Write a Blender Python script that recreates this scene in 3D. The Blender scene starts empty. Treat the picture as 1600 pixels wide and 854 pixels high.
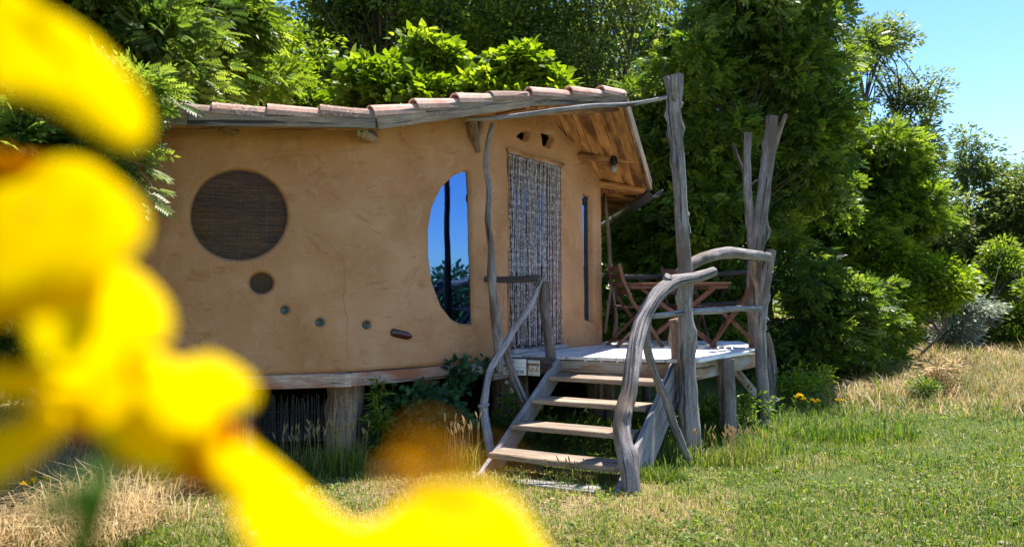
import bpy, math, random
import numpy as np
from mathutils import Vector, noise as mnoise
rnd = random.Random(7)
rng = np.random.default_rng(7)
scene = bpy.context.scene
C = scene.collection
R = math.radians

# ---------------- camera ----------------
F = 1160.0
TILT = math.atan(35 / F)
EYE = 1.40
cam_d = bpy.data.cameras.new("camera"); cam = bpy.data.objects.new("camera", cam_d); C.objects.link(cam)
cam.location = (0, 0, EYE); cam.rotation_euler = (R(90) + TILT, 0, 0)
cam_d.sensor_width = 36; cam_d.lens = 36 * F / 1600
cam_d.clip_start = 0.01; cam_d.clip_end = 500
cam_d.dof.use_dof = True; cam_d.dof.focus_distance = 7.0; cam_d.dof.aperture_fstop = 4.0
scene.camera = cam

# ---------------- sky, sun, exposure ----------------
SUN_EL = R(66); SUN_AZ = R(40)          # azimuth from +Y towards +X
world = bpy.data.worlds.new("World"); scene.world = world; world.use_nodes = True
wn = world.node_tree; bg = wn.nodes["Background"]
sky = wn.nodes.new("ShaderNodeTexSky"); sky.sky_type = 'NISHITA'; sky.sun_disc = False
sky.sun_elevation = SUN_EL; sky.sun_rotation = SUN_AZ; sky.air_density = 1.0; sky.dust_density = 0.1; sky.ozone_density = 2.0
hsv = wn.nodes.new("ShaderNodeHueSaturation"); hsv.inputs["Saturation"].default_value = 1.22; hsv.inputs["Hue"].default_value = 0.505
wn.links.new(sky.outputs[0], hsv.inputs["Color"]); wn.links.new(hsv.outputs[0], bg.inputs[0]); bg.inputs[1].default_value = 0.115
sd = bpy.data.lights.new("sun", 'SUN'); sd.energy = 5.0; sd.angle = R(0.53); sd.color = (1.0, 0.95, 0.86)
sun = bpy.data.objects.new("sun", sd); C.objects.link(sun)
tosun = Vector((math.sin(SUN_AZ) * math.cos(SUN_EL), math.cos(SUN_AZ) * math.cos(SUN_EL), math.sin(SUN_EL)))
sun.rotation_euler = tosun.to_track_quat('Z', 'Y').to_euler()
scene.view_settings.view_transform = 'Standard'; scene.view_settings.look = 'None'
scene.view_settings.exposure = 1.28; scene.view_settings.gamma = 1.0
scene.cycles.max_bounces = 8; scene.cycles.transparent_max_bounces = 12
try: scene.cycles.use_denoising = True
except Exception: pass

# ---------------- helpers ----------------
def at(px, py, D):
    """world point seen at photo pixel (px, py), D metres away along +Y"""
    a = (px - 800) / F; b = (427 - py) / F
    c, s = math.cos(TILT), math.sin(TILT)
    y = c - s * b; z = s + c * b
    k = D / y
    return Vector((a * k, D, EYE + z * k))

def fbm(x, y, z=0.0, o=3):
    return mnoise.fractal(Vector((x, y, z)), 1.0, 2.0, o)

def mesh_obj(name, verts, faces, mat, parent=None, lp=None, tint=None, smooth=False, matids=None):
    me = bpy.data.meshes.new(name)
    if isinstance(faces, np.ndarray):
        verts = np.asarray(verts, dtype=np.float32)
        nf, k = faces.shape
        me.vertices.add(len(verts)); me.vertices.foreach_set("co", verts.ravel())
        me.loops.add(nf * k); me.loops.foreach_set("vertex_index", faces.astype(np.int32).ravel())
        me.polygons.add(nf); me.polygons.foreach_set("loop_start", np.arange(0, nf * k, k, dtype=np.int32))
        me.update(calc_edges=True)
    else:
        me.from_pydata([tuple(v) for v in verts], [], faces)
    if smooth:
        me.polygons.foreach_set("use_smooth", np.ones(len(me.polygons), dtype=bool))
    if lp is not None:
        a = me.attributes.new("lp", 'FLOAT_VECTOR', 'POINT'); a.data.foreach_set("vector", np.asarray(lp, dtype=np.float32).ravel())
    if tint is not None:
        a = me.attributes.new("tint", 'FLOAT', 'POINT'); a.data.foreach_set("value", np.asarray(tint, dtype=np.float32).ravel())
    for m in (mat if isinstance(mat, (list, tuple)) else [mat]): me.materials.append(m)
    if matids is not None: me.polygons.foreach_set("material_index", np.asarray(matids, dtype=np.int32))
    me.update()
    o = bpy.data.objects.new(name, me); C.objects.link(o)
    if parent is not None: o.parent = parent
    return o

def tag(o, label=None, cat=None, group=None, kind=None):
    if label: o["label"] = label
    if cat: o["category"] = cat
    if group: o["group"] = group
    if kind: o["kind"] = kind
    return o

def thing(name, label, cat, loc=(0, 0, 0), group=None):
    o = bpy.data.objects.new(name, None); C.objects.link(o); o.empty_display_size = 0.2
    o.location = loc
    return tag(o, label, cat, group)

def keep(o, root):
    """parent o to root without moving it"""
    o.parent = root
    o.matrix_parent_inverse.identity()
    off = Vector(root.location)
    o.data.transform(__import__('mathutils').Matrix.Translation(-off))
    return o

class NT:
    def __init__(s, name):
        s.m = bpy.data.materials.new(name); s.m.use_nodes = True; s.t = s.m.node_tree
        for n in list(s.t.nodes): s.t.nodes.remove(n)
        s.out = s.t.nodes.new("ShaderNodeOutputMaterial")
    def n(s, typ, **kw):
        nd = s.t.nodes.new(typ)
        for k, v in kw.items():
            if k.startswith("i_"):
                nd.inputs[k[2:].replace("_", " ")].default_value = v
            else: setattr(nd, k, v)
        return nd
    def l(s, a, b): s.t.links.new(a, b)
    def noise(s, vec, scale, detail=4, rough=0.6, dist=0.0):
        n = s.n("ShaderNodeTexNoise"); n.inputs["Scale"].default_value = scale; n.inputs["Detail"].default_value = detail
        n.inputs["Roughness"].default_value = rough; n.inputs["Distortion"].default_value = dist
        if vec is not None: s.l(vec, n.inputs["Vector"])
        return n.outputs["Fac"]
    def ramp(s, fac, stops):
        r = s.n("ShaderNodeValToRGB"); s.l(fac, r.inputs[0]); e = r.color_ramp.elements
        while len(e) > 1: e.remove(e[-1])
        e[0].position = stops[0][0]; e[0].color = (*stops[0][1], 1)
        for p, c in stops[1:]:
            q = e.new(p); q.color = (*c, 1)
        return r.outputs[0]
    def mix(s, fac, a, b, typ='MIX'):
        m = s.n("ShaderNodeMixRGB", blend_type=typ)
        if isinstance(fac, (int, float)): m.inputs[0].default_value = fac
        else: s.l(fac, m.inputs[0])
        for i, v in ((1, a), (2, b)):
            if isinstance(v, tuple): m.inputs[i].default_value = (*v, 1)
            else: s.l(v, m.inputs[i])
        return m.outputs[0]
    def math(s, op, a, b=None):
        m = s.n("ShaderNodeMath", operation=op)
        for i, v in ((0, a), (1, b)):
            if v is None: continue
            if isinstance(v, (int, float)): m.inputs[i].default_value = v
            else: s.l(v, m.inputs[i])
        return m.outputs[0]
    def mapping(s, vec, scale):
        m = s.n("ShaderNodeMapping"); m.inputs["Scale"].default_value = scale; s.l(vec, m.inputs["Vector"]); return m.outputs[0]
    def bump(s, h, strength, dist=0.01):
        b = s.n("ShaderNodeBump"); b.inputs["Strength"].default_value = strength; b.inputs["Distance"].default_value = dist
        s.l(h, b.inputs["Height"]); return b.outputs[0]
    def principled(s, col, rough=0.8, bump=None, spec=0.3, **kw):
        p = s.n("ShaderNodeBsdfPrincipled")
        if isinstance(col, tuple): p.inputs["Base Color"].default_value = (*col, 1)
        else: s.l(col, p.inputs["Base Color"])
        if isinstance(rough, (int, float)): p.inputs["Roughness"].default_value = rough
        else: s.l(rough, p.inputs["Roughness"])
        p.inputs["Specular IOR Level"].default_value = spec
        for k, v in kw.items(): p.inputs[k].default_value = v
        if bump is not None: s.l(bump, p.inputs["Normal"])
        return p
    def done(s, shader):
        s.l(shader.outputs[0] if hasattr(shader, 'outputs') else shader, s.out.inputs[0]); return s.m

def wood(name, dark, mid, light, rough=0.8, fib=1.0, bump=0.5, var=0.35, stain=None):
    t = NT(name)
    a = t.n("ShaderNodeAttribute", attribute_name="lp")
    v = t.mapping(a.outputs["Vector"], (1, 1, 0.07))
    n1 = t.noise(v, 75 * fib, 6, 0.7, 0.9)
    n2 = t.noise(t.mapping(a.outputs["Vector"], (1, 1, 0.3)), 9, 4, 0.6)
    n4 = t.noise(a.outputs["Vector"], 48, 5, 0.7)
    f = t.math('ADD', t.math('ADD', t.math('MULTIPLY', n1, 0.5), t.math('MULTIPLY', n2, 0.3)), t.math('MULTIPLY', n4, 0.2))
    col = t.ramp(f, [(0.36, dark), (0.48, mid), (0.60, light)])
    if stain:
        n3 = t.noise(t.mapping(a.outputs["Vector"], (1, 1, 0.35)), 5, 3, 0.5)
        col = t.mix(t.ramp(n3, [(0.48, (0, 0, 0)), (0.62, (1, 1, 1))]), col, stain)
    oi = t.n("ShaderNodeObjectInfo")
    k = t.math('ADD', t.math('MULTIPLY', oi.outputs["Random"], var), 1 - var / 2)
    hs = t.n("ShaderNodeHueSaturation"); t.l(col, hs.inputs["Color"]); t.l(k, hs.inputs["Value"])
    cr = t.noise(t.mapping(a.outputs["Vector"], (1, 1, 0.04)), 34 * fib, 4, 0.6, 0.5)
    crk = t.ramp(cr, [(0.36, (0, 0, 0)), (0.42, (1, 1, 1))])
    col2 = t.mix(0.8, hs.outputs[0], t.mix(1.0, hs.outputs[0], crk, 'MULTIPLY'))
    h = t.math('ADD', n1, crk)
    return t.done(t.principled(col2, rough, t.bump(h, bump, 0.004)))

M = {}
M['weathered'] = wood('weathered_wood', (0.10, 0.085, 0.085), (0.24, 0.215, 0.215), (0.42, 0.39, 0.385), fib=0.9, bump=0.8)
M['log'] = wood('barkless_log', (0.07, 0.055, 0.05), (0.20, 0.17, 0.16), (0.38, 0.335, 0.315), fib=0.9, bump=1.0, stain=(0.13, 0.095, 0.075))
M['logbrown'] = wood('brown_log', (0.08, 0.05, 0.035), (0.20, 0.13, 0.09), (0.33, 0.24, 0.18), fib=0.6, bump=0.8)
M['deck'] = wood('deck_wood', (0.48, 0.45, 0.42), (0.70, 0.67, 0.64), (0.82, 0.79, 0.76), fib=0.8)
M['tread'] = wood('tread_wood', (0.12, 0.075, 0.045), (0.30, 0.21, 0.145), (0.48, 0.37, 0.28), fib=0.9, bump=0.8, stain=(0.22, 0.17, 0.13))
M['beam'] = wood('beam_wood', (0.10, 0.055, 0.03), (0.24, 0.14, 0.08), (0.38, 0.25, 0.16), fib=0.8, stain=(0.33, 0.29, 0.26))
M['sill'] = wood('sill_wood', (0.20, 0.11, 0.07), (0.42, 0.30, 0.24), (0.62, 0.52, 0.45), fib=0.8, stain=(0.34, 0.13, 0.07))
M['soffit'] = wood('soffit_wood', (0.16, 0.06, 0.018), (0.42, 0.19, 0.060), (0.60, 0.32, 0.12), fib=0.7, stain=(0.14, 0.06, 0.025))
M['fascia'] = wood('fascia_wood', (0.09, 0.06, 0.04), (0.25, 0.175, 0.12), (0.40, 0.30, 0.21), fib=0.9, stain=(0.17, 0.14, 0.12))
M['red'] = wood('furniture_wood', (0.05, 0.020, 0.012), (0.125, 0.052, 0.032), (0.20, 0.10, 0.07), fib=0.8)
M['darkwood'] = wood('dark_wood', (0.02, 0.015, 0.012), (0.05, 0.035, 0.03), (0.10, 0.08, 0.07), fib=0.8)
M['bark'] = wood('stump_bark', (0.045, 0.028, 0.02), (0.18, 0.115, 0.08), (0.40, 0.29, 0.21), fib=0.5, bump=1.0)
M['treebark'] = wood('tree_bark', (0.03, 0.025, 0.02), (0.09, 0.07, 0.055), (0.16, 0.13, 0.10), fib=0.4, bump=1.0)
M['reed'] = wood('reed', (0.045, 0.022, 0.006), (0.14, 0.072, 0.018), (0.32, 0.19, 0.055), fib=3, var=0.2)
M['reedgrey'] = wood('reed_grey', (0.05, 0.045, 0.045), (0.13, 0.12, 0.12), (0.26, 0.24, 0.23), fib=3, var=0.2)
M['sign'] = wood('sign_wood', (0.45, 0.40, 0.33), (0.62, 0.56, 0.46), (0.74, 0.68, 0.58), fib=0.6)
M['signpale'] = wood('pale_sign_wood', (0.50, 0.50, 0.48), (0.62, 0.62, 0.59), (0.74, 0.74, 0.70), fib=0.6)

def mat_plaster():
    t = NT('ochre_plaster')
    g = t.n("ShaderNodeNewGeometry"); P = g.outputs["Position"]
    n1 = t.noise(P, 1.3, 5, 0.6, 0.4); n2 = t.noise(P, 6, 6, 0.65, 0.8); n3 = t.noise(P, 60, 4, 0.6)
    col = t.ramp(n1, [(0.3, (0.38, 0.180, 0.078)), (0.5, (0.46, 0.232, 0.110)), (0.72, (0.55, 0.305, 0.165))])
    col = t.mix(t.ramp(n2, [(0.5, (0, 0, 0)), (0.72, (0.7, 0.7, 0.7))]), col, (0.52, 0.31, 0.18))
    st = t.noise(t.mapping(P, (1, 1, 2.2)), 2.6, 6, 0.7, 1.5)
    col = t.mix(t.ramp(st, [(0.56, (0, 0, 0)), (0.66, (0.6, 0.6, 0.6))]), col, (0.33, 0.14, 0.05))
    col = t.mix(t.ramp(n3, [(0.3, (0.25, 0.25, 0.25)), (0.42, (0, 0, 0))]), col, (0.36, 0.16, 0.06))
    h = t.math('ADD', t.math('MULTIPLY', n2, 1.2), t.math('MULTIPLY', n3, 0.25))
    return t.done(t.principled(col, 0.85, t.bump(h, 0.5, 0.03), 0.25))
M['plaster'] = mat_plaster()

def mat_tile():
    t = NT('terracotta')
    g = t.n("ShaderNodeNewGeometry"); P = g.outputs["Position"]
    oi = t.n("ShaderNodeObjectInfo")
    n1 = t.noise(P, 7, 5, 0.65); n2 = t.noise(P, 45, 5, 0.7)
    col = t.ramp(n1, [(0.3, (0.40, 0.19, 0.13)), (0.5, (0.56, 0.32, 0.24)), (0.7, (0.66, 0.48, 0.39))])
    th = t.math('SUBTRACT', 0.70, t.math('MULTIPLY', t.math('POWER', oi.outputs["Random"], 3), 0.25))
    sp = t.math('GREATER_THAN', t.math('ADD', t.math('MULTIPLY', n2, 0.6), t.math('MULTIPLY', n1, 0.4)), t.math('MULTIPLY', th, 0.83))
    col = t.mix(t.math('MULTIPLY', sp, 0.7), col, (0.12, 0.085, 0.06))
    return t.done(t.principled(col, 0.85, t.bump(n2, 0.4, 0.004), 0.3))
M['tile'] = mat_tile()

def mat_leaf(name, dark, mid, light, trans=0.45, rough=0.45, spec=0.35):
    t = NT(name)
    a = t.n("ShaderNodeAttribute", attribute_name="tint")
    col = t.ramp(a.outputs["Fac"], [(0.0, dark), (0.5, mid), (1.0, light)])
    p = t.principled(col, rough, None, spec)
    tr = t.n("ShaderNodeBsdfTranslucent")
    hs = t.n("ShaderNodeHueSaturation"); t.l(col, hs.inputs["Color"]); hs.inputs["Hue"].default_value = 0.485; hs.inputs["Saturation"].default_value = 1.1; hs.inputs["Value"].default_value = 1.7
    t.l(hs.outputs[0], tr.inputs["Color"])
    m = t.n("ShaderNodeMixShader"); m.inputs[0].default_value = trans
    t.l(p.outputs[0], m.inputs[1]); t.l(tr.outputs[0], m.inputs[2])
    return t.done(m)
M['leaf_dark'] = mat_leaf('dark_green_leaves', (0.032, 0.072, 0.014), (0.092, 0.158, 0.024), (0.200, 0.270, 0.048), 0.55)
M['leaf_mid'] = mat_leaf('mid_green_leaves', (0.046, 0.096, 0.014), (0.115, 0.190, 0.024), (0.220, 0.290, 0.045), 0.58)
M['leaf_bright'] = mat_leaf('bright_green_leaves', (0.060, 0.120, 0.014), (0.135, 0.220, 0.022), (0.230, 0.310, 0.038), 0.55)
M['leaf_olive'] = mat_leaf('olive_green_leaves', (0.050, 0.088, 0.022), (0.120, 0.170, 0.042), (0.210, 0.265, 0.075), 0.58)
M['leaf_silver'] = mat_leaf('silvery_leaves', (0.10, 0.13, 0.09), (0.20, 0.24, 0.17), (0.34, 0.38, 0.29), 0.3)
M['leaf_ivy'] = mat_leaf('ivy_leaves', (0.014, 0.050, 0.020), (0.035, 0.105, 0.040), (0.075, 0.160, 0.055), 0.3)
M['grass'] = mat_leaf('grass_blades', (0.065, 0.140, 0.016), (0.19, 0.235, 0.040), (0.52, 0.42, 0.20), 0.4, 0.55, 0.3)
M['straw'] = mat_leaf('dry_straw', (0.16, 0.15, 0.05), (0.42, 0.32, 0.15), (0.64, 0.50, 0.29), 0.35, 0.55, 0.3)
M['flower_small'] = mat_leaf('small_yellow_petals', (0.60, 0.45, 0.01), (0.80, 0.62, 0.01), (0.85, 0.70, 0.03), 0.4)
M['flower_white'] = mat_leaf('small_white_petals', (0.60, 0.60, 0.5), (0.75, 0.75, 0.65), (0.8, 0.8, 0.7), 0.3)

def mat_ground():
    t = NT('ground_soil')
    g = t.n("ShaderNodeNewGeometry"); P = g.outputs["Position"]
    a = t.n("ShaderNodeAttribute", attribute_name="tint")
    n1 = t.noise(P, 9, 8, 0.7); n2 = t.noise(P, 90, 5, 0.7); n3 = t.noise(P, 1.2, 4, 0.6)
    green = t.ramp(n2, [(0.3, (0.035, 0.055, 0.015)), (0.5, (0.09, 0.13, 0.03)), (0.7, (0.18, 0.20, 0.06))])
    straw = t.ramp(n2, [(0.3, (0.12, 0.085, 0.045)), (0.5, (0.30, 0.225, 0.12)), (0.7, (0.52, 0.41, 0.24))])
    f = t.math('ADD', a.outputs["Fac"], t.math('MULTIPLY', t.math('SUBTRACT', n1, 0.5), 1.2))
    col = t.mix(t.ramp(f, [(0.35, (0, 0, 0)), (0.6, (1, 1, 1))]), green, straw)
    return t.done(t.principled(col, 0.95, t.bump(n2, 0.8, 0.03), 0.1))
M['ground'] = mat_ground()

def simple(name, col, rough=0.7, spec=0.3, **kw):
    t = NT(name); P = t.n("ShaderNodeNewGeometry").outputs["Position"]
    n = t.noise(P, 25, 5, 0.6)
    c = t.ramp(n, [(0.3, tuple(x * 0.8 for x in col)), (0.7, tuple(min(1, x * 1.2) for x in col))])
    return t.done(t.principled(c, rough, t.bump(n, 0.1, 0.003), spec, **kw))
M['gutter'] = simple('dark_gutter', (0.05, 0.05, 0.055), 0.4, 0.5)
M['black'] = simple('black_paint', (0.012, 0.012, 0.012), 0.5)
M['paint_orange'] = simple('orange_paint', (0.42, 0.16, 0.04), 0.6)
M['paint_grey'] = simple('dark_grey_paint', (0.06, 0.06, 0.06), 0.6)
M['stone'] = simple('pale_stone', (0.42, 0.38, 0.32), 0.9)
M['bulb'] = simple('glass_globe', (0.28, 0.25, 0.20), 0.1, 0.6)
M['bottle'] = simple('brown_bottle_glass', (0.05, 0.012, 0.012), 0.12, 0.7)
M['bottle_end'] = simple('green_bottle_glass', (0.035, 0.055, 0.045), 0.12, 0.7)
M['rope'] = simple('rope', (0.40, 0.34, 0.26), 0.9)
M['crack'] = simple('crack_shadow', (0.20, 0.09, 0.035), 0.9)
M['interior'] = simple('interior_floor', (0.18, 0.10, 0.05), 0.7)

def mat_glass(name, refl, tint=(0.55, 0.6, 0.6)):
    t = NT(name)
    gl = t.n("ShaderNodeBsdfGlossy"); gl.inputs["Roughness"].default_value = 0.015; gl.inputs["Color"].default_value = (0.17, 0.38, 0.88, 1)
    tr = t.n("ShaderNodeBsdfTransparent"); tr.inputs["Color"].default_value = (*tint, 1)
    n = t.noise(t.n("ShaderNodeNewGeometry").outputs["Position"], 1.5, 2, 0.5)
    t.l(t.bump(n, 0.03, 0.05), gl.inputs["Normal"])
    m = t.n("ShaderNodeMixShader"); m.inputs[0].default_value = refl
    t.l(tr.outputs[0], m.inputs[1]); t.l(gl.outputs[0], m.inputs[2])
    return t.done(m)
M['glass'] = mat_glass('window_glass', 0.42)
M['glass_door'] = mat_glass('door_glass', 0.14)
M['glass_blind'] = mat_glass('blind_window_glass', 0.004, (0.93, 0.93, 0.93))

def mat_curtain():
    t = NT('bead_strands')
    a = t.n("ShaderNodeAttribute", attribute_name="lp")
    oi = t.n("ShaderNodeObjectInfo")
    sh = t.n("ShaderNodeVectorMath", operation='ADD'); t.l(a.outputs["Vector"], sh.inputs[0]); t.l(oi.outputs["Random"], sh.inputs[1])
    n1 = t.noise(t.mapping(sh.outputs[0], (0.5, 0.5, 1.0)), 34, 2, 0.5)
    n2 = t.noise(t.mapping(sh.outputs[0], (0.1, 0.1, 1.0)), 11, 3, 0.6)
    sp = t.n("ShaderNodeSeparateXYZ"); t.l(a.outputs["Vector"], sp.inputs[0])
    band = t.math('MULTIPLY', t.math('SINE', t.math('MULTIPLY', sp.outputs[2], 78.0)), 0.032)
    f = t.math('ADD', t.math('ADD', t.math('MULTIPLY', n1, 0.65), t.math('MULTIPLY', n2, 0.35)), band)
    col = t.ramp(f, [(0.36, (0.17, 0.12, 0.11)), (0.47, (0.30, 0.235, 0.22)), (0.56, (0.45, 0.385, 0.38)), (0.68, (0.62, 0.57, 0.57))])
    return t.done(t.principled(col, 0.6, t.bump(n1, 0.4, 0.003), 0.4))
M['curtain'] = mat_curtain()

def mat_petal(name, c0, c1):
    t = NT(name)
    P = t.n("ShaderNodeNewGeometry").outputs["Position"]
    n = t.noise(P, 160, 3, 0.6)
    col = t.ramp(n, [(0.3, c0), (0.7, c1)])
    p = t.n("ShaderNodeBsdfDiffuse"); t.l(col, p.inputs["Color"])
    tr = t.n("ShaderNodeBsdfTranslucent"); t.l(col, tr.inputs["Color"])
    m = t.n("ShaderNodeMixShader"); m.inputs[0].default_value = 0.5
    t.l(p.outputs[0], m.inputs[1]); t.l(tr.outputs[0], m.inputs[2])
    return t.done(m)
M['petal'] = mat_petal('yellow_petal', (0.91, 0.67, 0.0), (0.95, 0.74, 0.0))
M['anther'] = mat_petal('orange_anthers', (0.70, 0.30, 0.0), (0.80, 0.38, 0.0))
M['stem'] = mat_leaf('flower_stem', (0.05, 0.12, 0.01), (0.08, 0.16, 0.01), (0.12, 0.20, 0.02), 0.4)

# ---------- shape builders ----------
def catmull(pts, step):
    P = [Vector(p) for p in pts]
    out = []
    n = len(P)
    for i in range(n - 1):
        p0 = P[max(i - 1, 0)]; p1 = P[i]; p2 = P[i + 1]; p3 = P[min(i + 2, n - 1)]
        k = max(1, int((p2 - p1).length / step))
        for j in range(k):
            t = j / k
            out.append((0.5 * ((2 * p1) + (p2 - p0) * t + (2 * p0 - 5 * p1 + 4 * p2 - p3) * t * t + (3 * p1 - p0 - 3 * p2 + p3) * t ** 3), (i + t) / (n - 1)))
    out.append((P[-1], 1.0))
    return out

def tube_data(pts, radii, sides=12, step=0.05, rough=0.10, seed=None, flare=None, knots=0, cap=True):
    """verts, faces, lp of one tapering, slightly knobbly tube"""
    sd_ = rnd.random() * 100 if seed is None else seed
    path = catmull(pts, step)
    nr = len(path); V = []; L = []; Fc = []
    rr = lambda t: np.interp(t, np.linspace(0, 1, len(radii)), radii)
    tot = 0.0; prev = None; up = Vector((0.13, 0.07, 1)).normalized()
    kn = [(rnd.random() * 0.9 + 0.05, rnd.random() * math.tau) for _ in range(knots)]
    total = sum((path[i + 1][0] - path[i][0]).length for i in range(nr - 1)) or 1e-6
    n_prev = None
    for i, (p, t) in enumerate(path):
        d = (path[min(i + 1, nr - 1)][0] - path[max(i - 1, 0)][0])
        if d.length < 1e-9: d = Vector((0, 0, 1))
        d.normalize()
        if n_prev is None:
            a = Vector((1, 0, 0)) if abs(d.x) < 0.8 else Vector((0, 1, 0))
            n_prev = (a - d * a.dot(d)).normalized()
        else:
            n_prev = (n_prev - d * n_prev.dot(d)).normalized()
        b = d.cross(n_prev)
        if prev is not None: tot += (p - prev).length
        prev = p
        r0 = float(rr(t))
        for k in range(sides):
            th = math.tau * k / sides
            w = 1 + rough * (mnoise.noise(Vector((math.cos(th) * 1.3 + sd_, math.sin(th) * 1.3, tot * 5))) + 0.5 * mnoise.noise(Vector((math.cos(th) * 3 + sd_, math.sin(th) * 3, tot * 14 + 9))))
            for kt, ka in kn:
                dd = ((t - kt) * total / (r0 * 0.9)) ** 2
                if dd < 6:
                    da = (th - ka + math.pi) % math.tau - math.pi
                    w += 0.45 * math.exp(-dd - da * da * 3.0)
            r = r0 * w
            V.append(p + (n_prev * math.cos(th) + b * math.sin(th)) * r)
            L.append((math.cos(th) * r0 + sd_, math.sin(th) * r0, tot))
    for i in range(nr - 1):
        for k in range(sides):
            k2 = (k + 1) % sides
            Fc.append((i * sides + k, i * sides + k2, (i + 1) * sides + k2, (i + 1) * sides + k))
    if cap:
        for ring, flip in ((0, True), (nr - 1, False)):
            base = len(V)
            for k in range(sides):
                V.append(V[ring * sides + k].copy()); q = L[ring * sides + k]; L.append((q[0], q[1], q[2]))
            f = list(range(base, base + sides))
            Fc.append(tuple(reversed(f)) if flip else tuple(f))
    return V, Fc, L

def log(name, pts, radii, mat, parent=None, **kw):
    V, Fc, L = tube_data(pts, radii, **kw)
    o = mesh_obj(name, V, Fc, mat, parent, lp=L, smooth=True)
    return o

def merge(parts):
    V = []; Fc = []; L = []
    for v, f, l in parts:
        b = len(V); V += list(v); L += list(l); Fc += [tuple(i + b for i in q) for q in f]
    return V, Fc, L

def board_data(p0, p1, width, thick, wdir, ch=0.004, warp=0.0):
    """plank from p0 to p1; wdir = direction of its width; centred"""
    p0 = Vector(p0); p1 = Vector(p1); d = (p1 - p0); Ln = d.length; d = d / Ln
    w = Vector(wdir); w = (w - d * w.dot(d)).normalized(); n = d.cross(w)
    a = width / 2; b = thick / 2; c = min(ch, a * 0.4, b * 0.4)
    cs = [(-a + c, -b), (a - c, -b), (a, -b + c), (a, b - c), (a - c, b), (-a + c, b), (-a, b - c), (-a, -b + c)]
    off = rnd.random() * 50
    V = []; L = []
    rows = [0, 0.5, 1] if warp else [0, 1]
    for t in rows:
        q = p0 + d * (Ln * t)
        if t == 0.5: q = q + n * (rnd.uniform(-1, 1) * warp)
        for x, y in cs:
            V.append(q + w * x + n * y); L.append((x + off, y, Ln * t))
    Fc = []
    for r_ in range(len(rows) - 1):
        for k in range(8):
            k2 = (k + 1) % 8
            Fc.append((r_ * 8 + k, r_ * 8 + k2, r_ * 8 + 8 + k2, r_ * 8 + 8 + k))
    e = (len(rows) - 1) * 8
    Fc.append(tuple(range(7, -1, -1))); Fc.append(tuple(range(e, e + 8)))
    return V, Fc, L

def board(name, p0, p1, width, thick, wdir, mat, parent=None, **kw):
    V, Fc, L = board_data(p0, p1, width, thick, wdir, **kw)
    return mesh_obj(name, V, Fc, mat, parent, lp=L)

def gz(x, y):
    """height of the ground"""
    h = 0.035 * fbm(x * 0.5, y * 0.5, 3.0) + 0.012 * fbm(x * 2.2, y * 2.2, 8.0)
    h += 0.07 * max(0.0, min(1.0, (-0.3 - x) / 1.5))
    h += 0.035 * max(0, y - 11)
    if x > 3: h += 0.10 * min(1, (x - 3) / 4) * max(0, min(1, (y - 9) / 4))
    return h

def dryness(x, y):
    d = 0.18 + 0.35 * fbm(x * 0.9, y * 0.9, 5.0)
    d += 0.75 * math.exp(-(((x + 0.2) / 1.9) ** 2 + ((y - 4.9) / 0.9) ** 2))
    d += 0.8 * max(0, min(1, (y - 8.5) / 2.5)) * max(0, min(1, (x - 3.6) / 2))
    d += 0.45 * max(0, min(1, (-2.2 - x) / 0.6))
    return max(0.0, min(1.0, d))

# ---------------- ground ----------------
xs = np.concatenate([np.linspace(-60, -9, 18), np.linspace(-8.7, 14, 190), np.linspace(15, 70, 18)])
ys = np.concatenate([np.linspace(-20, 2.5, 10), np.linspace(2.7, 17, 140), np.linspace(18, 130, 26)])
GV = []; GT = []
for y in ys:
    for x in xs:
        GV.append((x, y, gz(x, y) if -9 < x < 20 and y < 30 else gz(max(-9, min(20, x)), min(y, 30)))); GT.append(dryness(x, y))
nx = len(xs)
idx = np.arange(len(ys) * nx).reshape(len(ys), nx)
gf = np.stack([idx[:-1, :-1], idx[:-1, 1:], idx[1:, 1:], idx[1:, :-1]], -1).reshape(-1, 4)
tag(mesh_obj('ground', np.array(GV), gf, M['ground'], tint=GT, smooth=True), kind='structure')

# ---------------- cabin: plan, roof heights ----------------
DECK = 0.82
A_, B_, C_, E_ = (-2.18, 5.89), (-1.345, 6.14), (-0.19, 7.16), (1.1, 8.9)
corners = [(-3.05, 5.65), B_, C_, E_, (1.0, 11.0), (-0.9, 12.1), (-3.4, 11.0), (-4.25, 8.4), (-3.95, 6.6)]
radius = [0.5, 0.10, 0.16, 0.2, 0.5, 0.6, 0.6, 0.6, 0.4]
def rounded_plan():
    pts = []; n = len(corners)
    for i in range(n):
        p = Vector((*corners[i], 0)); a = Vector((*corners[i - 1], 0)); b = Vector((*corners[(i + 1) % n], 0))
        r = radius[i]; p0 = p + (a - p).normalized() * r; p1 = p + (b - p).normalized() * r
        for j in range(7):
            t = j / 6
            q = p0 * (1 - t) ** 2 + p * 2 * t * (1 - t) + p1 * t * t
            pts.append(Vector((q.x, q.y)))
    return pts
plan = rounded_plan(); plan.append(plan[0].copy())
cum = [0.0]
for i in range(1, len(plan)): cum.append(cum[-1] + (plan[i] - plan[i - 1]).length)
cum_a = np.array(cum); plan_a = np.array([tuple(p) for p in plan])
def wallpt(s):
    return Vector((float(np.interp(s, cum_a, plan_a[:, 0])), float(np.interp(s, cum_a, plan_a[:, 1]))))
def wallnrm(s, e=0.03):
    a = wallpt(max(0, s - e)); b = wallpt(min(cum[-1], s + e)); d = (b - a).normalized()
    return Vector((d.y, -d.x))
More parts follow.
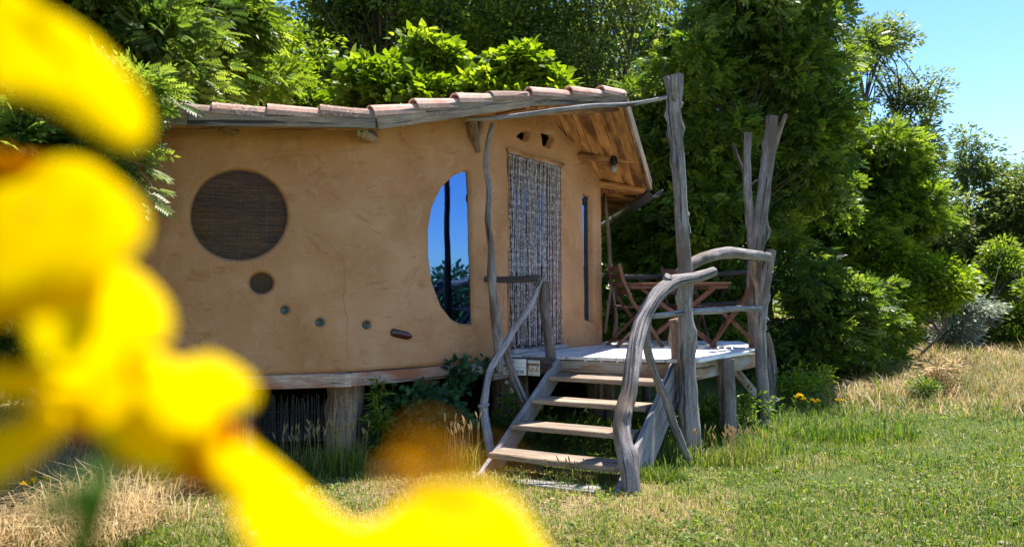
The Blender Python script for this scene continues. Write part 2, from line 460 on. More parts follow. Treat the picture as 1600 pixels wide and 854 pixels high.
def ray_wall(px, py, seg_hint=None):
    """(s, z) where the photo ray through (px, py) first meets the wall"""
    q = at(px, py, 1.0); dx, dy, dz = q.x, q.y, q.z - EYE
    best = None
    for i in range(len(plan) - 1):
        a, b = plan[i], plan[i + 1]; ex, ey = b.x - a.x, b.y - a.y
        den = dx * ey - dy * ex
        if abs(den) < 1e-9: continue
        t = (a.x * ey - a.y * ex) / den; u = (a.x * dy - a.y * dx) / den
        if t > 0 and -1e-6 <= u <= 1 + 1e-6 and (best is None or t < best[0]):
            best = (t, cum[i] + u * (cum[i + 1] - cum[i]), EYE + dz * t)
    if best is None: print("NO WALL", px, py)
    return best[1], best[2]

Q = Vector((1.117, 7.4, 3.33)); RR = Vector((1.64, 8.87, 2.68)); S1 = Vector((1.55, 11.7, 2.66)); S2 = Vector((-0.8, 12.8, 2.7))
S3 = Vector((-3.9, 11.6, 2.6)); S4 = Vector((-4.85, 8.4, 2.6)); S5 = Vector((-4.5, 6.2, 2.6)); L0 = Vector((-3.35, 5.08, 2.58))
K2 = Vector((-1.09, 5.85, 2.72)); K1 = Vector((0.13, 6.80, 3.14)); G = Vector((-1.9, 9.7, 3.42))
rim = [Q, RR, S1, S2, S3, S4, S5, L0, K2, K1]
def soffit_z(x, y):
    for i in range(len(rim)):
        a, b, c = rim[i], rim[(i + 1) % len(rim)], G
        den = (b.y - c.y) * (a.x - c.x) + (c.x - b.x) * (a.y - c.y)
        u = ((b.y - c.y) * (x - c.x) + (c.x - b.x) * (y - c.y)) / den
        v = ((c.y - a.y) * (x - c.x) + (a.x - c.x) * (y - c.y)) / den
        if u >= -1e-6 and v >= -1e-6 and u + v <= 1.0001:
            return u * a.z + v * b.z + (1 - u - v) * c.z
    return 2.7

cabin = thing('clay_cabin', 'rounded ochre clay cabin on stump footings with terracotta tiled roof edge and round windows', 'cabin')

# openings, outlined on the wall in (s, z)
def opening(pxs): return np.array([ray_wall(x, y) for x, y in pxs])
def ell(cx, cy, rx, ry, n=28, wob=0.0):
    return [(cx + rx * math.cos(t) * (1 + wob * math.sin(3 * t + 1)), cy + ry * math.sin(t) * (1 + wob * math.cos(2 * t))) for t in np.linspace(0, math.tau, n, endpoint=False)]
def smooth_poly(pts, k=6):
    P = [Vector((x, y, 0)) for x, y in pts]; n = len(P); out = []
    for i in range(n):
        p0, p1, p2, p3 = P[i - 1], P[i], P[(i + 1) % n], P[(i + 2) % n]
        for j in range(k):
            t = j / k
            q = 0.5 * ((2 * p1) + (p2 - p0) * t + (2 * p0 - 5 * p1 + 4 * p2 - p3) * t * t + (3 * p1 - p0 - 3 * p2 + p3) * t ** 3)
            out.append((q.x, q.y))
    return out
dwin = smooth_poly([(728, 266), (712, 272), (692, 291), (677, 322), (671, 358), (671, 400), (676, 440), (690, 478), (708, 500), (722, 507), (740, 508), (739, 450), (737, 380), (735, 300), (733, 268)], 1)
OP = {
 'round': (opening(ell(372, 335, 77, 72, 40, 0.008)), 0.10),
 'small': (opening(ell(408, 442, 19, 17, 24)), 0.07),
 'dwin': (opening(dwin), 0.06),
 'door': (opening([(794, 236), (876, 258), (879, 546), (800, 555)]), 0.16),
 'slot': (opening([(911, 301), (926, 307), (928, 503), (915, 499)]), 0.10),
 'vent_tri': (opening([(809, 213), (820, 203), (828, 206), (826, 219), (818, 219)]), 0.14),
 'vent_sq': (opening([(846, 210), (851, 204), (865, 209), (866, 216), (859, 231), (848, 226)]), 0.14),
}
def sdf(P, poly):
    """signed distance, positive outside"""
    n = len(poly); d = np.full(len(P), 1e9); ins = np.zeros(len(P), bool)
    for i in range(n):
        a = poly[i]; b = poly[(i + 1) % n]; e = b - a; w = P - a
        t = np.clip((w @ e) / (e @ e + 1e-12), 0, 1)
        d = np.minimum(d, ((w - t[:, None] * e) ** 2).sum(1))
        c = ((a[1] > P[:, 1]) != (b[1] > P[:, 1])) & (P[:, 0] < (b[0] - a[0]) * (P[:, 1] - a[1]) / (b[1] - a[1] + 1e-12) + a[0])
        ins ^= c
    d = np.sqrt(d)
    return np.where(ins, -d, d)

sE = ray_wall(934, 400)[0]
svals = np.concatenate([np.arange(0, sE + 0.25, 0.011), np.linspace(sE + 0.3, cum[-1], 70)])
nz = 215
zb0 = DECK - 0.055
Vw = np.zeros((len(svals), nz, 3)); SZ = np.zeros((len(svals), nz, 2)); NR = np.zeros((len(svals), 2))
for i, s in enumerate(svals):
    p = wallpt(s); n_ = wallnrm(s); NR[i] = n_
    top = soffit_z(p.x, p.y) + 0.02
    zz = np.linspace(zb0 + 0.006 * math.sin(s * 3), top, nz)
    SZ[i, :, 0] = s; SZ[i, :, 1] = zz
    Vw[i, :, 0] = p.x; Vw[i, :, 1] = p.y; Vw[i, :, 2] = zz
flat = SZ.reshape(-1, 2)
depth = np.zeros(len(flat)); cut = np.zeros(len(flat), bool)
for nm, (poly, dp) in OP.items():
    d = sdf(flat, poly)
    lip = 0.035 if nm in ('round', 'dwin', 'small') else 0.02
    k = np.clip(1 - d / lip, 0, 1)
    depth = np.maximum(depth, np.where(d > 0, 0.018 * k * k, 0.018 + np.minimum(0.20 if dp < 0.13 or nm == 'door' else 0.05, -d * (12 if dp < 0.13 else 30))))
    cut |= d < (-0.022 if dp < 0.13 else -0.004)
    if nm in ('round', 'small'):
        depth -= 0.018 * np.exp(-((d - 0.045) / 0.02) ** 2)
for cx, cy, rx in ((445, 484, 7.5), (500, 503, 7.5), (574, 507, 7)):
    poly = opening(ell(cx, cy, rx, rx, 14)); d = sdf(flat, poly)
    depth = np.maximum(depth, np.clip(0.012 - d * 0.8, 0, 0.02) * (d < 0.02))
wob = np.array([0.010 * fbm(s * 1.1, z * 1.1, 1.0) + 0.003 * fbm(s * 6, z * 6, 4.0) for s, z in flat])
# hand-smoothed foot: the plaster rolls in at the bottom
foot = np.clip(1 - (flat[:, 1] - zb0) / 0.05, 0, 1) ** 2 * 0.03
disp = (wob - depth - foot).reshape(len(svals), nz)
Vw[:, :, 0] += NR[:, None, 0] * disp; Vw[:, :, 1] += NR[:, None, 1] * disp
ii = np.arange(len(flat)).reshape(len(svals), nz)
wf = np.stack([ii[:-1, :-1], ii[1:, :-1], ii[1:, 1:], ii[:-1, 1:]], -1).reshape(-1, 4)
wf = wf[~cut[wf].all(1)]
mesh_obj('wall', Vw.reshape(-1, 3), wf, M['plaster'], cabin, smooth=True)

def on_wall(s, z, depth_):
    p = wallpt(s); n_ = wallnrm(s)
    return Vector((p.x - n_.x * depth_, p.y - n_.y * depth_, z))

def poly_panel(name, poly, dep, thick, mat, parent, grow=0.0, turn=0.0):
    c = poly.mean(0); P = [c + (p - c) * (1 + grow) for p in poly]
    n = len(P)
    sm = float(c[0]); base = wallpt(sm); nr_ = wallnrm(sm, 0.05); tg = Vector((-nr_.y, nr_.x))
    def w(p, d):
        q = base + tg * (float(p[0]) - sm) - nr_ * (d + turn * (float(p[0]) - sm))
        return Vector((q.x, q.y, float(p[1])))
    V = [w(p, dep) for p in P] + [w(p, dep + thick) for p in P]
    Fc = [tuple(range(n)), tuple(range(2 * n - 1, n - 1, -1))] + [(i, i + n, (i + 1) % n + n, (i + 1) % n) for i in range(n)]
    L = [(v.x * 3, v.y * 3, v.z) for v in V]
    return mesh_obj(name, V, Fc, mat, parent, lp=L)

def window_root(nm, dep, label, ringmat, glass, ring=0.022):
    """frame ring set in the reveal, with its pane (a sub-part)"""
    poly = OP[nm][0]; c = poly.mean(0)
    sm = float(c[0]); base = wallpt(sm); nr_ = wallnrm(sm, 0.05); tg = Vector((-nr_.y, nr_.x))
    def w(p, d):
        q = base + tg * (float(p[0]) - sm) - nr_ * d
        return Vector((q.x, q.y, float(p[1])))
    n = len(poly)
    out = [c + (p - c) * 1.04 for p in poly]
    inn = []
    for p in poly:
        v = c - p; inn.append(p + v / (np.linalg.norm(v) + 1e-9) * ring)
    V = [w(p, dep) for p in out] + [w(p, dep) for p in inn] + [w(p, dep + 0.02) for p in inn] + [w(p, dep + 0.02) for p in out]
    Fc = []
    for i in range(n):
        j = (i + 1) % n
        for a in range(4):
            b = (a + 1) % 4
            Fc.append((a * n + i, a * n + j, b * n + j, b * n + i))
    f = mesh_obj('window', V, Fc, ringmat, cabin, lp=[(v.x * 3, v.y * 3, v.z) for v in V])
    if label: f['label'] = label
    poly_panel('pane', poly, dep + 0.008, 0.006, glass, f, 0.0, -0.028 if nm == 'dwin' else 0.0)
    return f, w

win_r, wr = window_root('round', 0.05, 'large round window with drawn reed blind', M['logbrown'], M['glass_blind'], 0.006)
win_s, ws = window_root('small', 0.045, 'small round window with reed blind', M['logbrown'], M['glass_blind'], 0.004)
win_d, wd = window_root('dwin', 0.035, 'tall half moon window reflecting the sky', M['plaster'], M['glass'], 0.008)
win_t, wt = window_root('slot', 0.06, 'narrow upright window right of the door', M['darkwood'], M['glass'], 0.012)

def reed_blind(nm, w, dep, parent):
    poly = OP[nm][0]; lo = poly.min(0); hi = poly.max(0)
    parts = []
    z = lo[1]
    while z < hi[1]:
        # chord of the outline at this height
        ss = []
        for i in range(len(poly)):
            a, b = poly[i], poly[(i + 1) % len(poly)]
            if (a[1] - z) * (b[1] - z) < 0: ss.append(a[0] + (b[0] - a[0]) * (z - a[1]) / (b[1] - a[1]))
        if len(ss) >= 2:
            s0, s1 = min(ss) - 0.01, max(ss) + 0.01
            nseg = max(2, int((s1 - s0) / 0.09))
            cuts = np.linspace(s0, s1, nseg + 1)
            pts = [w((c, z + rnd.uniform(-0.0016, 0.0016)), dep + rnd.uniform(0, 0.003)) for c in cuts]
            parts.append(tube_data(pts, [rnd.uniform(0.0032, 0.0052)] * 2, sides=4, step=0.5, rough=0.0, cap=False))
        z += rnd.uniform(0.0078, 0.0105)
    V, Fc, L = merge(parts)
    tag(mesh_obj('reed_blind', V, Fc, M['reed'], parent, lp=L), kind='stuff')
    for fs in (0.22, 0.5, 0.78):
        s_ = lo[0] + (hi[0] - lo[0]) * fs
        zz = [p for p in np.linspace(lo[1], hi[1], 60) if sdf(np.array([[s_, p]]), poly)[0] < 0]
        log('blind_cord', [w((s_, zz[0]), dep - 0.006), w((s_, zz[-1]), dep - 0.006)], [0.002, 0.002], M['reedgrey'], parent, sides=5, step=0.4)
reed_blind('round', wr, 0.085, win_r)
reed_blind('small', ws, 0.075, win_s)
# dark wood backing panels behind the blinds
poly_panel('blind_backing', OP['round'][0], 0.11, 0.01, M['darkwood'], win_r, 0.04)
poly_panel('blind_backing', OP['small'][0], 0.10, 0.01, M['darkwood'], win_s, 0.1)
# bottle ends and the bottle set in the plaster
for cx, cy, rx in ((445, 484, 6.6), (500, 503, 6.6), (574, 507, 6.2)):
    s_, z_ = ray_wall(cx, cy); c0 = on_wall(s_, z_, 0.03); n2 = wallnrm(s_); nn = Vector((n2.x, n2.y, 0)); tg = Vector((-n2.y, n2.x, 0))
    r = rx / F * c0.y * 1.05
    V = []; L = []; Fc = []
    prof = [(1.0, 0.0), (1.0, 0.026), (0.86, 0.034), (0.62, 0.028), (0.3, 0.018), (0.0, 0.016)]
    for (k, dd) in prof:
        for j in range(14):
            th = math.tau * j / 14
            V.append(c0 + (tg * math.cos(th) + Vector((0, 0, 1)) * math.sin(th)) * r * max(k, 0.01) + nn * dd); L.append((0, 0, 0))
    for a in range(len(prof) - 1):
        for j in range(14): Fc.append((a * 14 + j, a * 14 + (j + 1) % 14, (a + 1) * 14 + (j + 1) % 14, (a + 1) * 14 + j))
    mesh_obj('bottle_end', V, Fc, M['bottle_end'], cabin, lp=L, smooth=True)
a0 = on_wall(*ray_wall(610, 518), 0.004); a1 = on_wall(*ray_wall(643, 526), -0.002)
d_ = (a1 - a0)
log('bottle', [a0, a0 + d_ * 0.05, a0 + d_ * 0.12, a0 + d_ * 0.7, a0 + d_ * 0.86, a0 + d_ * 0.98, a1], [0.012, 0.032, 0.037, 0.037, 0.030, 0.014, 0.009], M['bottle'], cabin, sides=14, step=0.012, rough=0.0)

# hair cracks in the plaster
def crack(pxs, w0, parent):
    pts = []
    for (x, y) in pxs:
        s_, z_ = ray_wall(x, y); pts.append((s_, z_))
    fine = []
    for i in range(len(pts) - 1):
        for j in range(7):
            t = j / 7
            fine.append((pts[i][0] * (1 - t) + pts[i + 1][0] * t + rnd.uniform(-0.006, 0.006), pts[i][1] * (1 - t) + pts[i + 1][1] * t + rnd.uniform(-0.004, 0.004)))
    fine.append(pts[-1])
    V = []; Fc = []
    for i, (s_, z_) in enumerate(fine):
        wdt = w0 * (0.25 + 0.75 * rnd.random()) * (1 - abs(2 * i / len(fine) - 1) ** 3 * 0.8)
        dd = 0.010 * fbm(s_ * 1.1, z_ * 1.1, 1.0) + 0.003 * fbm(s_ * 6, z_ * 6, 4.0)
        vert = abs(pts[-1][1] - pts[0][1]) > abs(pts[-1][0] - pts[0][0])
        for sg in (-1, 1):
            V.append(on_wall(s_ + (sg * wdt if vert else 0), z_ + (0 if vert else sg * wdt), -dd - 0.0012))
        V.append(on_wall(s_, z_, -dd + 0.003))
    for i in range(len(fine) - 1):
        a = i * 3; b = a + 3
        Fc += [(a, a + 1, b + 1, b), (a + 1, a + 2, b + 2, b + 1), (a + 2, a, b, b + 2)]
    mesh_obj('crack', V, Fc, M['crack'], parent)
crack([(524, 366), (534, 374), (540, 381), (556, 384), (573, 391)], 0.0022, cabin)
crack([(535, 405), (539, 440), (536, 470), (543, 500), (541, 540), (546, 562)], 0.0018, cabin)
crack([(596, 452), (612, 447), (632, 451)], 0.0015, cabin)

# inside: floor, so the rooms are dark and closed
V = [(p.x, p.y, DECK - 0.10) for p in plan[:-1]]
mesh_obj('floor', V + [(p.x, p.y, DECK - 0.14) for p in plan[:-1]], [tuple(range(len(V))), tuple(range(2 * len(V) - 1, len(V) - 1, -1))], M['interior'], cabin)

# sill beams under the wall
def beam_px(p0, p1, D0, D1, h):
    a = at(*p0, D0); b = at(*p1, D1)
    return a, b
sb = [(corners[0], 0), (corners[1], 0), (corners[2], 0)]
def off2(p, n_, d): return Vector((p[0] + n_[0] * d, p[1] + n_[1] * d, 0))
for (p, q, ex0, ex1) in ((corners[0], B_, 0.25, 0.02), (B_, C_, 0.0, 0.04), (C_, (1.1, 8.9), 0.0, 0.0), (corners[8], corners[0], 0, 0), (E_, (1.0, 11.0), 0, 0)):
    a = Vector((*p, 0)); b = Vector((*q, 0)); d = (b - a).normalized(); n_ = Vector((d.y, -d.x, 0))
    a = a - d * ex0 - n_ * 0.03; b = b + d * ex1 - n_ * 0.03
    z = DECK - 0.055 - 0.056
    if (p == C_): z -= 0.06
    cuts = [0, 0.38, 1] if p == corners[0] else [0, 1]
    for c0, c1 in zip(cuts[:-1], cuts[1:]):
        board('sill_beam', a.lerp(b, c0) + Vector((0, 0, z)), a.lerp(b, c1 - (0.004 if c1 < 1 else 0)) + Vector((0, 0, z)), 0.11, 0.10, (0, 0, 1), M['sill'], cabin)

# roof shell
up = Vector((0, 0, 0.075))
V = [p.copy() for p in rim] + [G.copy()] + [p + up for p in rim] + [G + up]
n = len(rim); Fc = []; Lp = []
for i in range(n):
    j = (i + 1) % n
    Fc += [(j, i, n), (n + 1 + i, n + 1 + j, 2 * n + 1), (i, j, n + 1 + j, n + 1 + i)]
mesh_obj('roof', V, Fc, M['soffit'], cabin, lp=[(v.x + v.y, v.z, v.x * 0.3) for v in V])
# barrel tile covering on the slopes above (corrugated, reads as rows of tiles)
tv = []; tf = []
for i in range(n):
    a, b = rim[i] + up, rim[(i + 1) % n] + up; g = G + up
    e = (b - a).normalized(); m_ = max(4, int((b - a).length / 0.045)); nrm = (b - a).cross(g - a).normalized()
    if nrm.z < 0: nrm = -nrm
    base = len(tv); rows = 18
    for r_ in range(rows + 1):
        for k in range(m_ + 1):
            t = r_ / rows; p = (a.lerp(b, k / m_)).lerp(g, t * 0.98 + 0.012)
            tv.append(p + nrm * (0.012 + 0.035 * abs(math.sin(k * math.pi / 4)) + 0.012 * ((r_ % 2))))
    for r_ in range(rows):
        for k in range(m_):
            q = base + r_ * (m_ + 1) + k
            tf.append((q, q + 1, q + m_ + 2, q + m_ + 1))
tag(mesh_obj('tile_covering', tv, tf, M['tile'], cabin), kind='stuff')

# fascia boards along the rim
def fascia(p, q, h, t=0.035, dz=0.0, label=None, outn=None, mat='fascia', h2=None):
    d = (q - p).normalized(); nn = Vector((d.y, -d.x, 0)).normalized()
    a = p + nn * 0.02 + Vector((0, 0, h / 2 + dz)); b = q + nn * 0.02 + Vector((0, 0, h / 2 + dz))
    o = board('fascia_board', a, b, h, t, (0, 0, 1), M[mat], cabin, ch=0.006)
    if label: o['label'] = label
    return o
J = L0.lerp(K2, 0.43)
fascia(L0, J - (K2 - L0).normalized() * 0.004, 0.115)
fascia(J, K2, 0.115)
fascia(K2 + (K1 - K2).normalized() * 0.006 + Vector((0, 0, -0.01)), K1 + Vector((0, 0, -0.005)), 0.135, label='grey rising fascia board')
fascia(K1 + (Q - K1).normalized() * 0.006, Q, 0.10)
fascia(Q + Vector((0.01, 0.02, -0.06)), RR + Vector((0, 0, -0.03)), 0.14, label='grey barge board on the right verge')
fascia(S5, L0, 0.115); fascia(RR, S1, 0.06)
# barrel tiles capping the front verge
def barrel(p, q, r0, r1, name='roof_tile'):
    d = (q - p).normalized(); side = Vector((d.y, -d.x, 0)).normalized(); u_ = side.cross(d).normalized()
    if u_.z < 0: u_ = -u_
    V = []; L = []; Fc = []; K = 9; off = rnd.random() * 20
    for t, r in ((0, r0), (0.5, (r0 + r1) / 2), (1, r1)):
        c = p.lerp(q, t) + Vector((0, 0, rnd.uniform(-0.003, 0.003)))
        for rr_ in (r, r - 0.016):
            for k in range(K):
                th = math.pi * (k / (K - 1)) * 1.06 - 0.09
                V.append(c + side * (math.cos(th) * rr_) + u_ * (math.sin(th) * rr_)); L.append((th * r, off, t))
    for i_ in range(2):
        o0 = i_ * 2 * K; o1 = o0 + 2 * K
        for k in range(K - 1):
            Fc.append((o0 + k, o0 + k + 1, o1 + k + 1, o1 + k)); Fc.append((o0 + K + k + 1, o0 + K + k, o1 + K + k, o1 + K + k + 1))
        Fc.append((o0, o1, o1 + K, o0 + K)); Fc.append((o0 + K - 1, o0 + 2 * K - 1, o1 + 2 * K - 1, o1 + K - 1))
    for o0, fl in ((0, 0), (4 * K, 1)):
        for k in range(K - 1):
            f = (o0 + k, o0 + K + k, o0 + K + k + 1, o0 + k + 1); Fc.append(f if not fl else f[::-1])
    return mesh_obj(name, V, Fc, M['tile'], cabin, lp=L, smooth=False)
def rimpt_px(px):
    """point on the front rim line under photo column px"""
    k = (px - 800) / F
    for a, b in ((L0, K2), (K2, K1), (K1, Q)):
        fa = a.x - k * a.y; fb = b.x - k * b.y
        if fa * fb <= 0 and fa != fb: return a.lerp(b, fa / (fa - fb))
    return L0.copy() if px < 400 else Q.copy()
cols = [110, 180, 248, 328, 415, 498, 581, 652, 717, 771, 832, 895, 945, 973]
for i in range(len(cols) - 1):
    a = rimpt_px(cols[i]); b = rimpt_px(cols[i + 1]); d = (b - a).normalized()
    inn = Vector((-d.y, d.x, 0)) * 0.045; h = 0.112 if i < 9 else 0.095
    k = i % 2
    # the wide lower mouth overlaps the narrow end of its neighbour
    if i < 7: barrel(a + inn + Vector((0, 0, h - 0.016 + 0.008)), b + d * 0.05 + inn + Vector((0, 0, h - 0.030)), 0.092, 0.082)
    else: barrel(a - d * 0.02 + inn + Vector((0, 0, h + 0.012)), b + d * 0.04 + inn + Vector((0, 0, h - 0.028)), 0.092, 0.08)

# soffit planks over the deck, parallel to the right verge
rdir = (G - Q).normalized(); vd = RR - Q
k = 0; a_ = 0.012
while a_ < 1.5:
    wdt = rnd.uniform(0.115, 0.15)
    p = Q + rdir * (a_ + wdt / 2) + Vector((0, 0, -0.012)); q = p + vd * 0.995
    board('soffit_plank', p, q, wdt - 0.007, 0.016, rdir, M['soffit'], cabin, ch=0.003)
    a_ += wdt; k += 1
# planks under the front part of the overhang
for k in range(9):
    t0 = k / 9; t1 = (k + 0.94) / 9
    a = K1.lerp(Q, (t0 + t1) / 2); b = a.lerp(G, 0.45)
    w_ = (Q - K1).length / 9 * 0.9
    board('soffit_plank', a + Vector((0, 0, -0.010)) + (b - a).normalized() * 0.02, b + Vector((0, 0, -0.012)), w_, 0.014, (Q - K1), M['soffit'], cabin, ch=0.003)
# inner trim board behind the front fascia
board('trim_board', K1 + Vector((0.05, 0.10, -0.035)), Q + Vector((-0.04, 0.08, -0.035)), 0.06, 0.02, (0, 0, 1), M['soffit'], cabin)
# purlins sticking out of the wall
for (p0, D0, p1, D1, r) in (((896, 243), 8.45, (994, 252), 8.40, 0.045), ((925, 286), 8.9, (1007, 297), 8.87, 0.042), ((932, 299), 9.6, (994, 307), 9.5, 0.045), ((930, 311), 10.4, (984, 318), 10.3, 0.05)):
    log('purlin', [at(*p0, D0), at(*p1, D1)], [r, r * 0.9], M['soffit'], cabin, sides=8, rough=0.08)
# beam ends poking out under the front fascia
for (px, py, D, r) in ((345, 199, 5.62, 0.035), (569, 207, 5.98, 0.060)):
    c = at(px, py, D)
    log('beam_end', [c + Vector((0, 0.3, 0.03)), c + Vector((0.0, -0.03, 0))], [r, r * 0.95], M['beam'], cabin, sides=10, rough=0.15)
# forked knotty bracket at the corner
bk = [at(738, 190, 6.95), at(741, 212, 6.98), at(748, 238, 7.02)]
log('corner_bracket', bk, [0.06, 0.045, 0.025], M['logbrown'], cabin, sides=9, rough=0.35, knots=3)
log('corner_bracket', [at(752, 190, 6.98), at(746, 216, 7.0), at(747, 236, 7.03)], [0.03, 0.03, 0.022], M['logbrown'], cabin, sides=8, rough=0.35, knots=2)

# gutter on the far eave
def gutter(p, q, r, nm):
    d = (q - p).normalized(); side = Vector((d.y, -d.x, 0)).normalized()
    V = []; Fc = []; K = 9
    for c in (p, q):
        for rr_ in (r, r - 0.006):
            for k in range(K):
                th = -math.pi * k / (K - 1)
                V.append(c + side * math.cos(th) * rr_ + Vector((0, 0, 1)) * math.sin(th) * rr_)
    for k in range(K - 1):
        Fc.append((k, k + 1, 2 * K + k + 1, 2 * K + k)); Fc.append((K + k + 1, K + k, 3 * K + k, 3 * K + k + 1))
        Fc.append((k, K + k, K + k + 1, k + 1)); Fc.append((2 * K + k + 1, 3 * K + k + 1, 3 * K + k, 2 * K + k))
    Fc += [(0, 2 * K, 3 * K, K), (K - 1, 2 * K - 1, 4 * K - 1, 3 * K - 1)]
    return mesh_obj(nm, V, Fc, M['gutter'], cabin, smooth=True)
g0 = at(1024, 296, 8.8); g1 = at(946, 349, 11.6)
gutter(g0, g1, 0.085, 'gutter')
gutter(g0 + Vector((0, -0.012, 0)), g0 + (g1 - g0).normalized() * 0.05, 0.094, 'gutter_end')
for t in (0.35, 0.7): gutter(g0.lerp(g1, t), g0.lerp(g1, t + 0.012), 0.092, 'gutter_strap')

# door in the doorway: dark frame and glazing behind the bead curtain
dpoly = OP['door'][0]
s0, s1 = dpoly[:, 0].min(), dpoly[:, 0].max(); z0, z1 = dpoly[:, 1].min(), dpoly[:, 1].max()
door = poly_panel('door', np.array([(s0 + 0.02, z0), (s1 - 0.02, z0), (s1 - 0.02, z1), (s0 + 0.02, z1)]), 0.13, 0.02, M['darkwood'], cabin)
poly_panel('pane', np.array([(s0 + 0.16, z0 + 0.15), (s1 - 0.16, z0 + 0.15), (s1 - 0.16, z1 - 0.2), (s0 + 0.16, z1 - 0.2)]), 0.118, 0.008, M['glass_door'], door)
sl, zl = ray_wall(793, 236); sr, zr = ray_wall(877, 259)
board('lintel', on_wall(sl - 0.02, zl + 0.01, 0.0), on_wall(sr + 0.03, zr + 0.01, 0.0), 0.035, 0.05, (0, 0, 1), M['soffit'], cabin)
board('door_jamb', on_wall(sl + 0.01, z0, 0.012), on_wall(sl + 0.008, zl - 0.01, 0.012), 0.022, 0.03, Vector((0.61, 0.79, 0)), M['soffit'], cabin)
s_d0, z_d0 = ray_wall(796, 553); s_d1, _ = ray_wall(880, 545)
board('threshold', on_wall(s_d0, DECK + 0.03, -0.02), on_wall(s_d1, DECK + 0.03, -0.02), 0.05, 0.08, (0, 0, 1), M['weathered'], cabin)

# ---------------- bead curtain ----------------
bc = thing('bead_curtain', 'brown and white bead curtain hanging in the cabin doorway', 'curtain')
NS = 40
protos = []
for k in range(5):
    parts = []
    z = 0.0; V = []; L = []; Fc = []; first = True; ns = 0
    H = 1.0
    while z < 2.02:
        r = rnd.uniform(0.0055, 0.0088); hgt = rnd.uniform(0.02, 0.06)
        for zz, rr_ in ((z, 0.003), (z + hgt * 0.2, r), (z + hgt * 0.8, r * 0.95)):
            for j in range(6):
                th = math.tau * j / 6
                V.append(Vector((math.cos(th) * rr_ + 0.004 * math.sin(zz * 9 + k), math.sin(th) * rr_, -zz))); L.append((math.cos(th) * rr_ + k, math.sin(th) * rr_, zz))
            ns += 1
        z += hgt
    for i in range(ns - 1):
        for j in range(6): Fc.append((i * 6 + j, i * 6 + (j + 1) % 6, i * 6 + 6 + (j + 1) % 6, i * 6 + 6 + j))
    o = mesh_obj('strand', V, Fc, M['curtain'], bc, lp=L, smooth=True); protos.append(o)
board_o = board('curtain_rail', on_wall(sl + 0.005, zl - 0.012, -0.012), on_wall(sr - 0.005, zr - 0.012, -0.012), 0.02, 0.02, (0, 0, 1), M['beam'], bc)
for i in range(NS):
    t = (i + 0.5) / NS
    s_ = sl + 0.012 + (sr - sl - 0.024) * t + rnd.uniform(-0.003, 0.003)
    zt = zl + (zr - zl) * t - 0.025
    p = on_wall(s_, zt, -0.012 + rnd.uniform(-0.008, 0.008))
    o = protos[i] if i < 5 else protos[i % 5].copy()
    if i >= 5: C.objects.link(o); o.parent = bc
    o.location = p; o.rotation_euler = (rnd.uniform(-0.004, 0.004), rnd.uniform(-0.004, 0.004), rnd.random() * 6)
    o.scale = (1, 1, (zt - (DECK + 0.05) - rnd.uniform(0, 0.03)) / 2.04)

# ---------------- globe lamp ----------------
lc = at(959, 264, 8.35)
lamp = thing('globe_lamp', 'small glass globe lamp hung under the plank soffit beside the purlin', 'lamp', lc)
def sphere_data(c, r, n=12, m=8, sq=1.0):
    V = []; Fc = []; L = []
    for i in range(m + 1):
        ph = math.pi * i / m
        for j in range(n):
            th = math.tau * j / n
            v = Vector((math.sin(ph) * math.cos(th) * r, math.sin(ph) * math.sin(th) * r, math.cos(ph) * r * sq)); V.append(Vector(c) + v); L.append(tuple(v))
    for i in range(m):
        for j in range(n): Fc.append((i * n + j, (i + 1) * n + j, (i + 1) * n + (j + 1) % n, i * n + (j + 1) % n))
    return V, Fc, L
v, f, l = sphere_data((0, 0, 0), 0.040, 14, 10, 1.15); mesh_obj('globe', v, f, M['bulb'], lamp, lp=l, smooth=True)
log('fitting', [Vector((0, 0, 0.05)), Vector((0, 0, 0.085)), Vector((0, 0, 0.14))], [0.04, 0.045, 0.03], M['black'], lamp, sides=12, step=0.02, rough=0)

# ---------------- stump footings ----------------
def stump(px, D, r, ztop, label, lean=0.0):
    x = (px - 800) / F * D; g = gz(x, D)
    base = Vector((x, D, g - 0.1))
    V, Fc, L = tube_data([base + Vector((lean, 0, 0)), base + Vector((lean * 0.5, 0, 0.18)), Vector((x, D, ztop))], [r * 1.22, r * 1.02, r * 0.95], sides=40, step=0.03, rough=0.10)
    # furrowed bark
    s_ = rnd.random() * 40
    V = [Vector((v.x + 0.022 * mnoise.noise(Vector((v.x * 26 + s_, v.y * 26, v.z * 2.5))), v.y + 0.022 * mnoise.noise(Vector((v.x * 26, v.y * 26 + s_, v.z * 2.5))), v.z)) for v in V]
    o = mesh_obj('stump_footing', [v - base for v in V], Fc, M['bark'], lp=L, smooth=True)
    o.location = base
    return tag(o, label, 'stump', 'stump footings under the cabin')
bz = DECK - 0.055 - 0.112
stump(541, 6.42, 0.165, bz, 'thick bark covered stump footing at the front bend of the cabin')
stump(665, 7.0, 0.13, bz, 'stump footing half hidden by ivy left of the stairs')
stump(797, 7.55, 0.19, bz - 0.06, 'dark stump footing behind the left stair handrail')
stump(372, 6.3, 0.16, bz, 'left footing stump beside the reed screen')
stump(938, 8.3, 0.16, DECK - 0.2, 'broad dark stump footing behind the stair treads')
stump(250, 6.1, 0.16, bz, 'stump footing behind the yellow blossoms at far left')

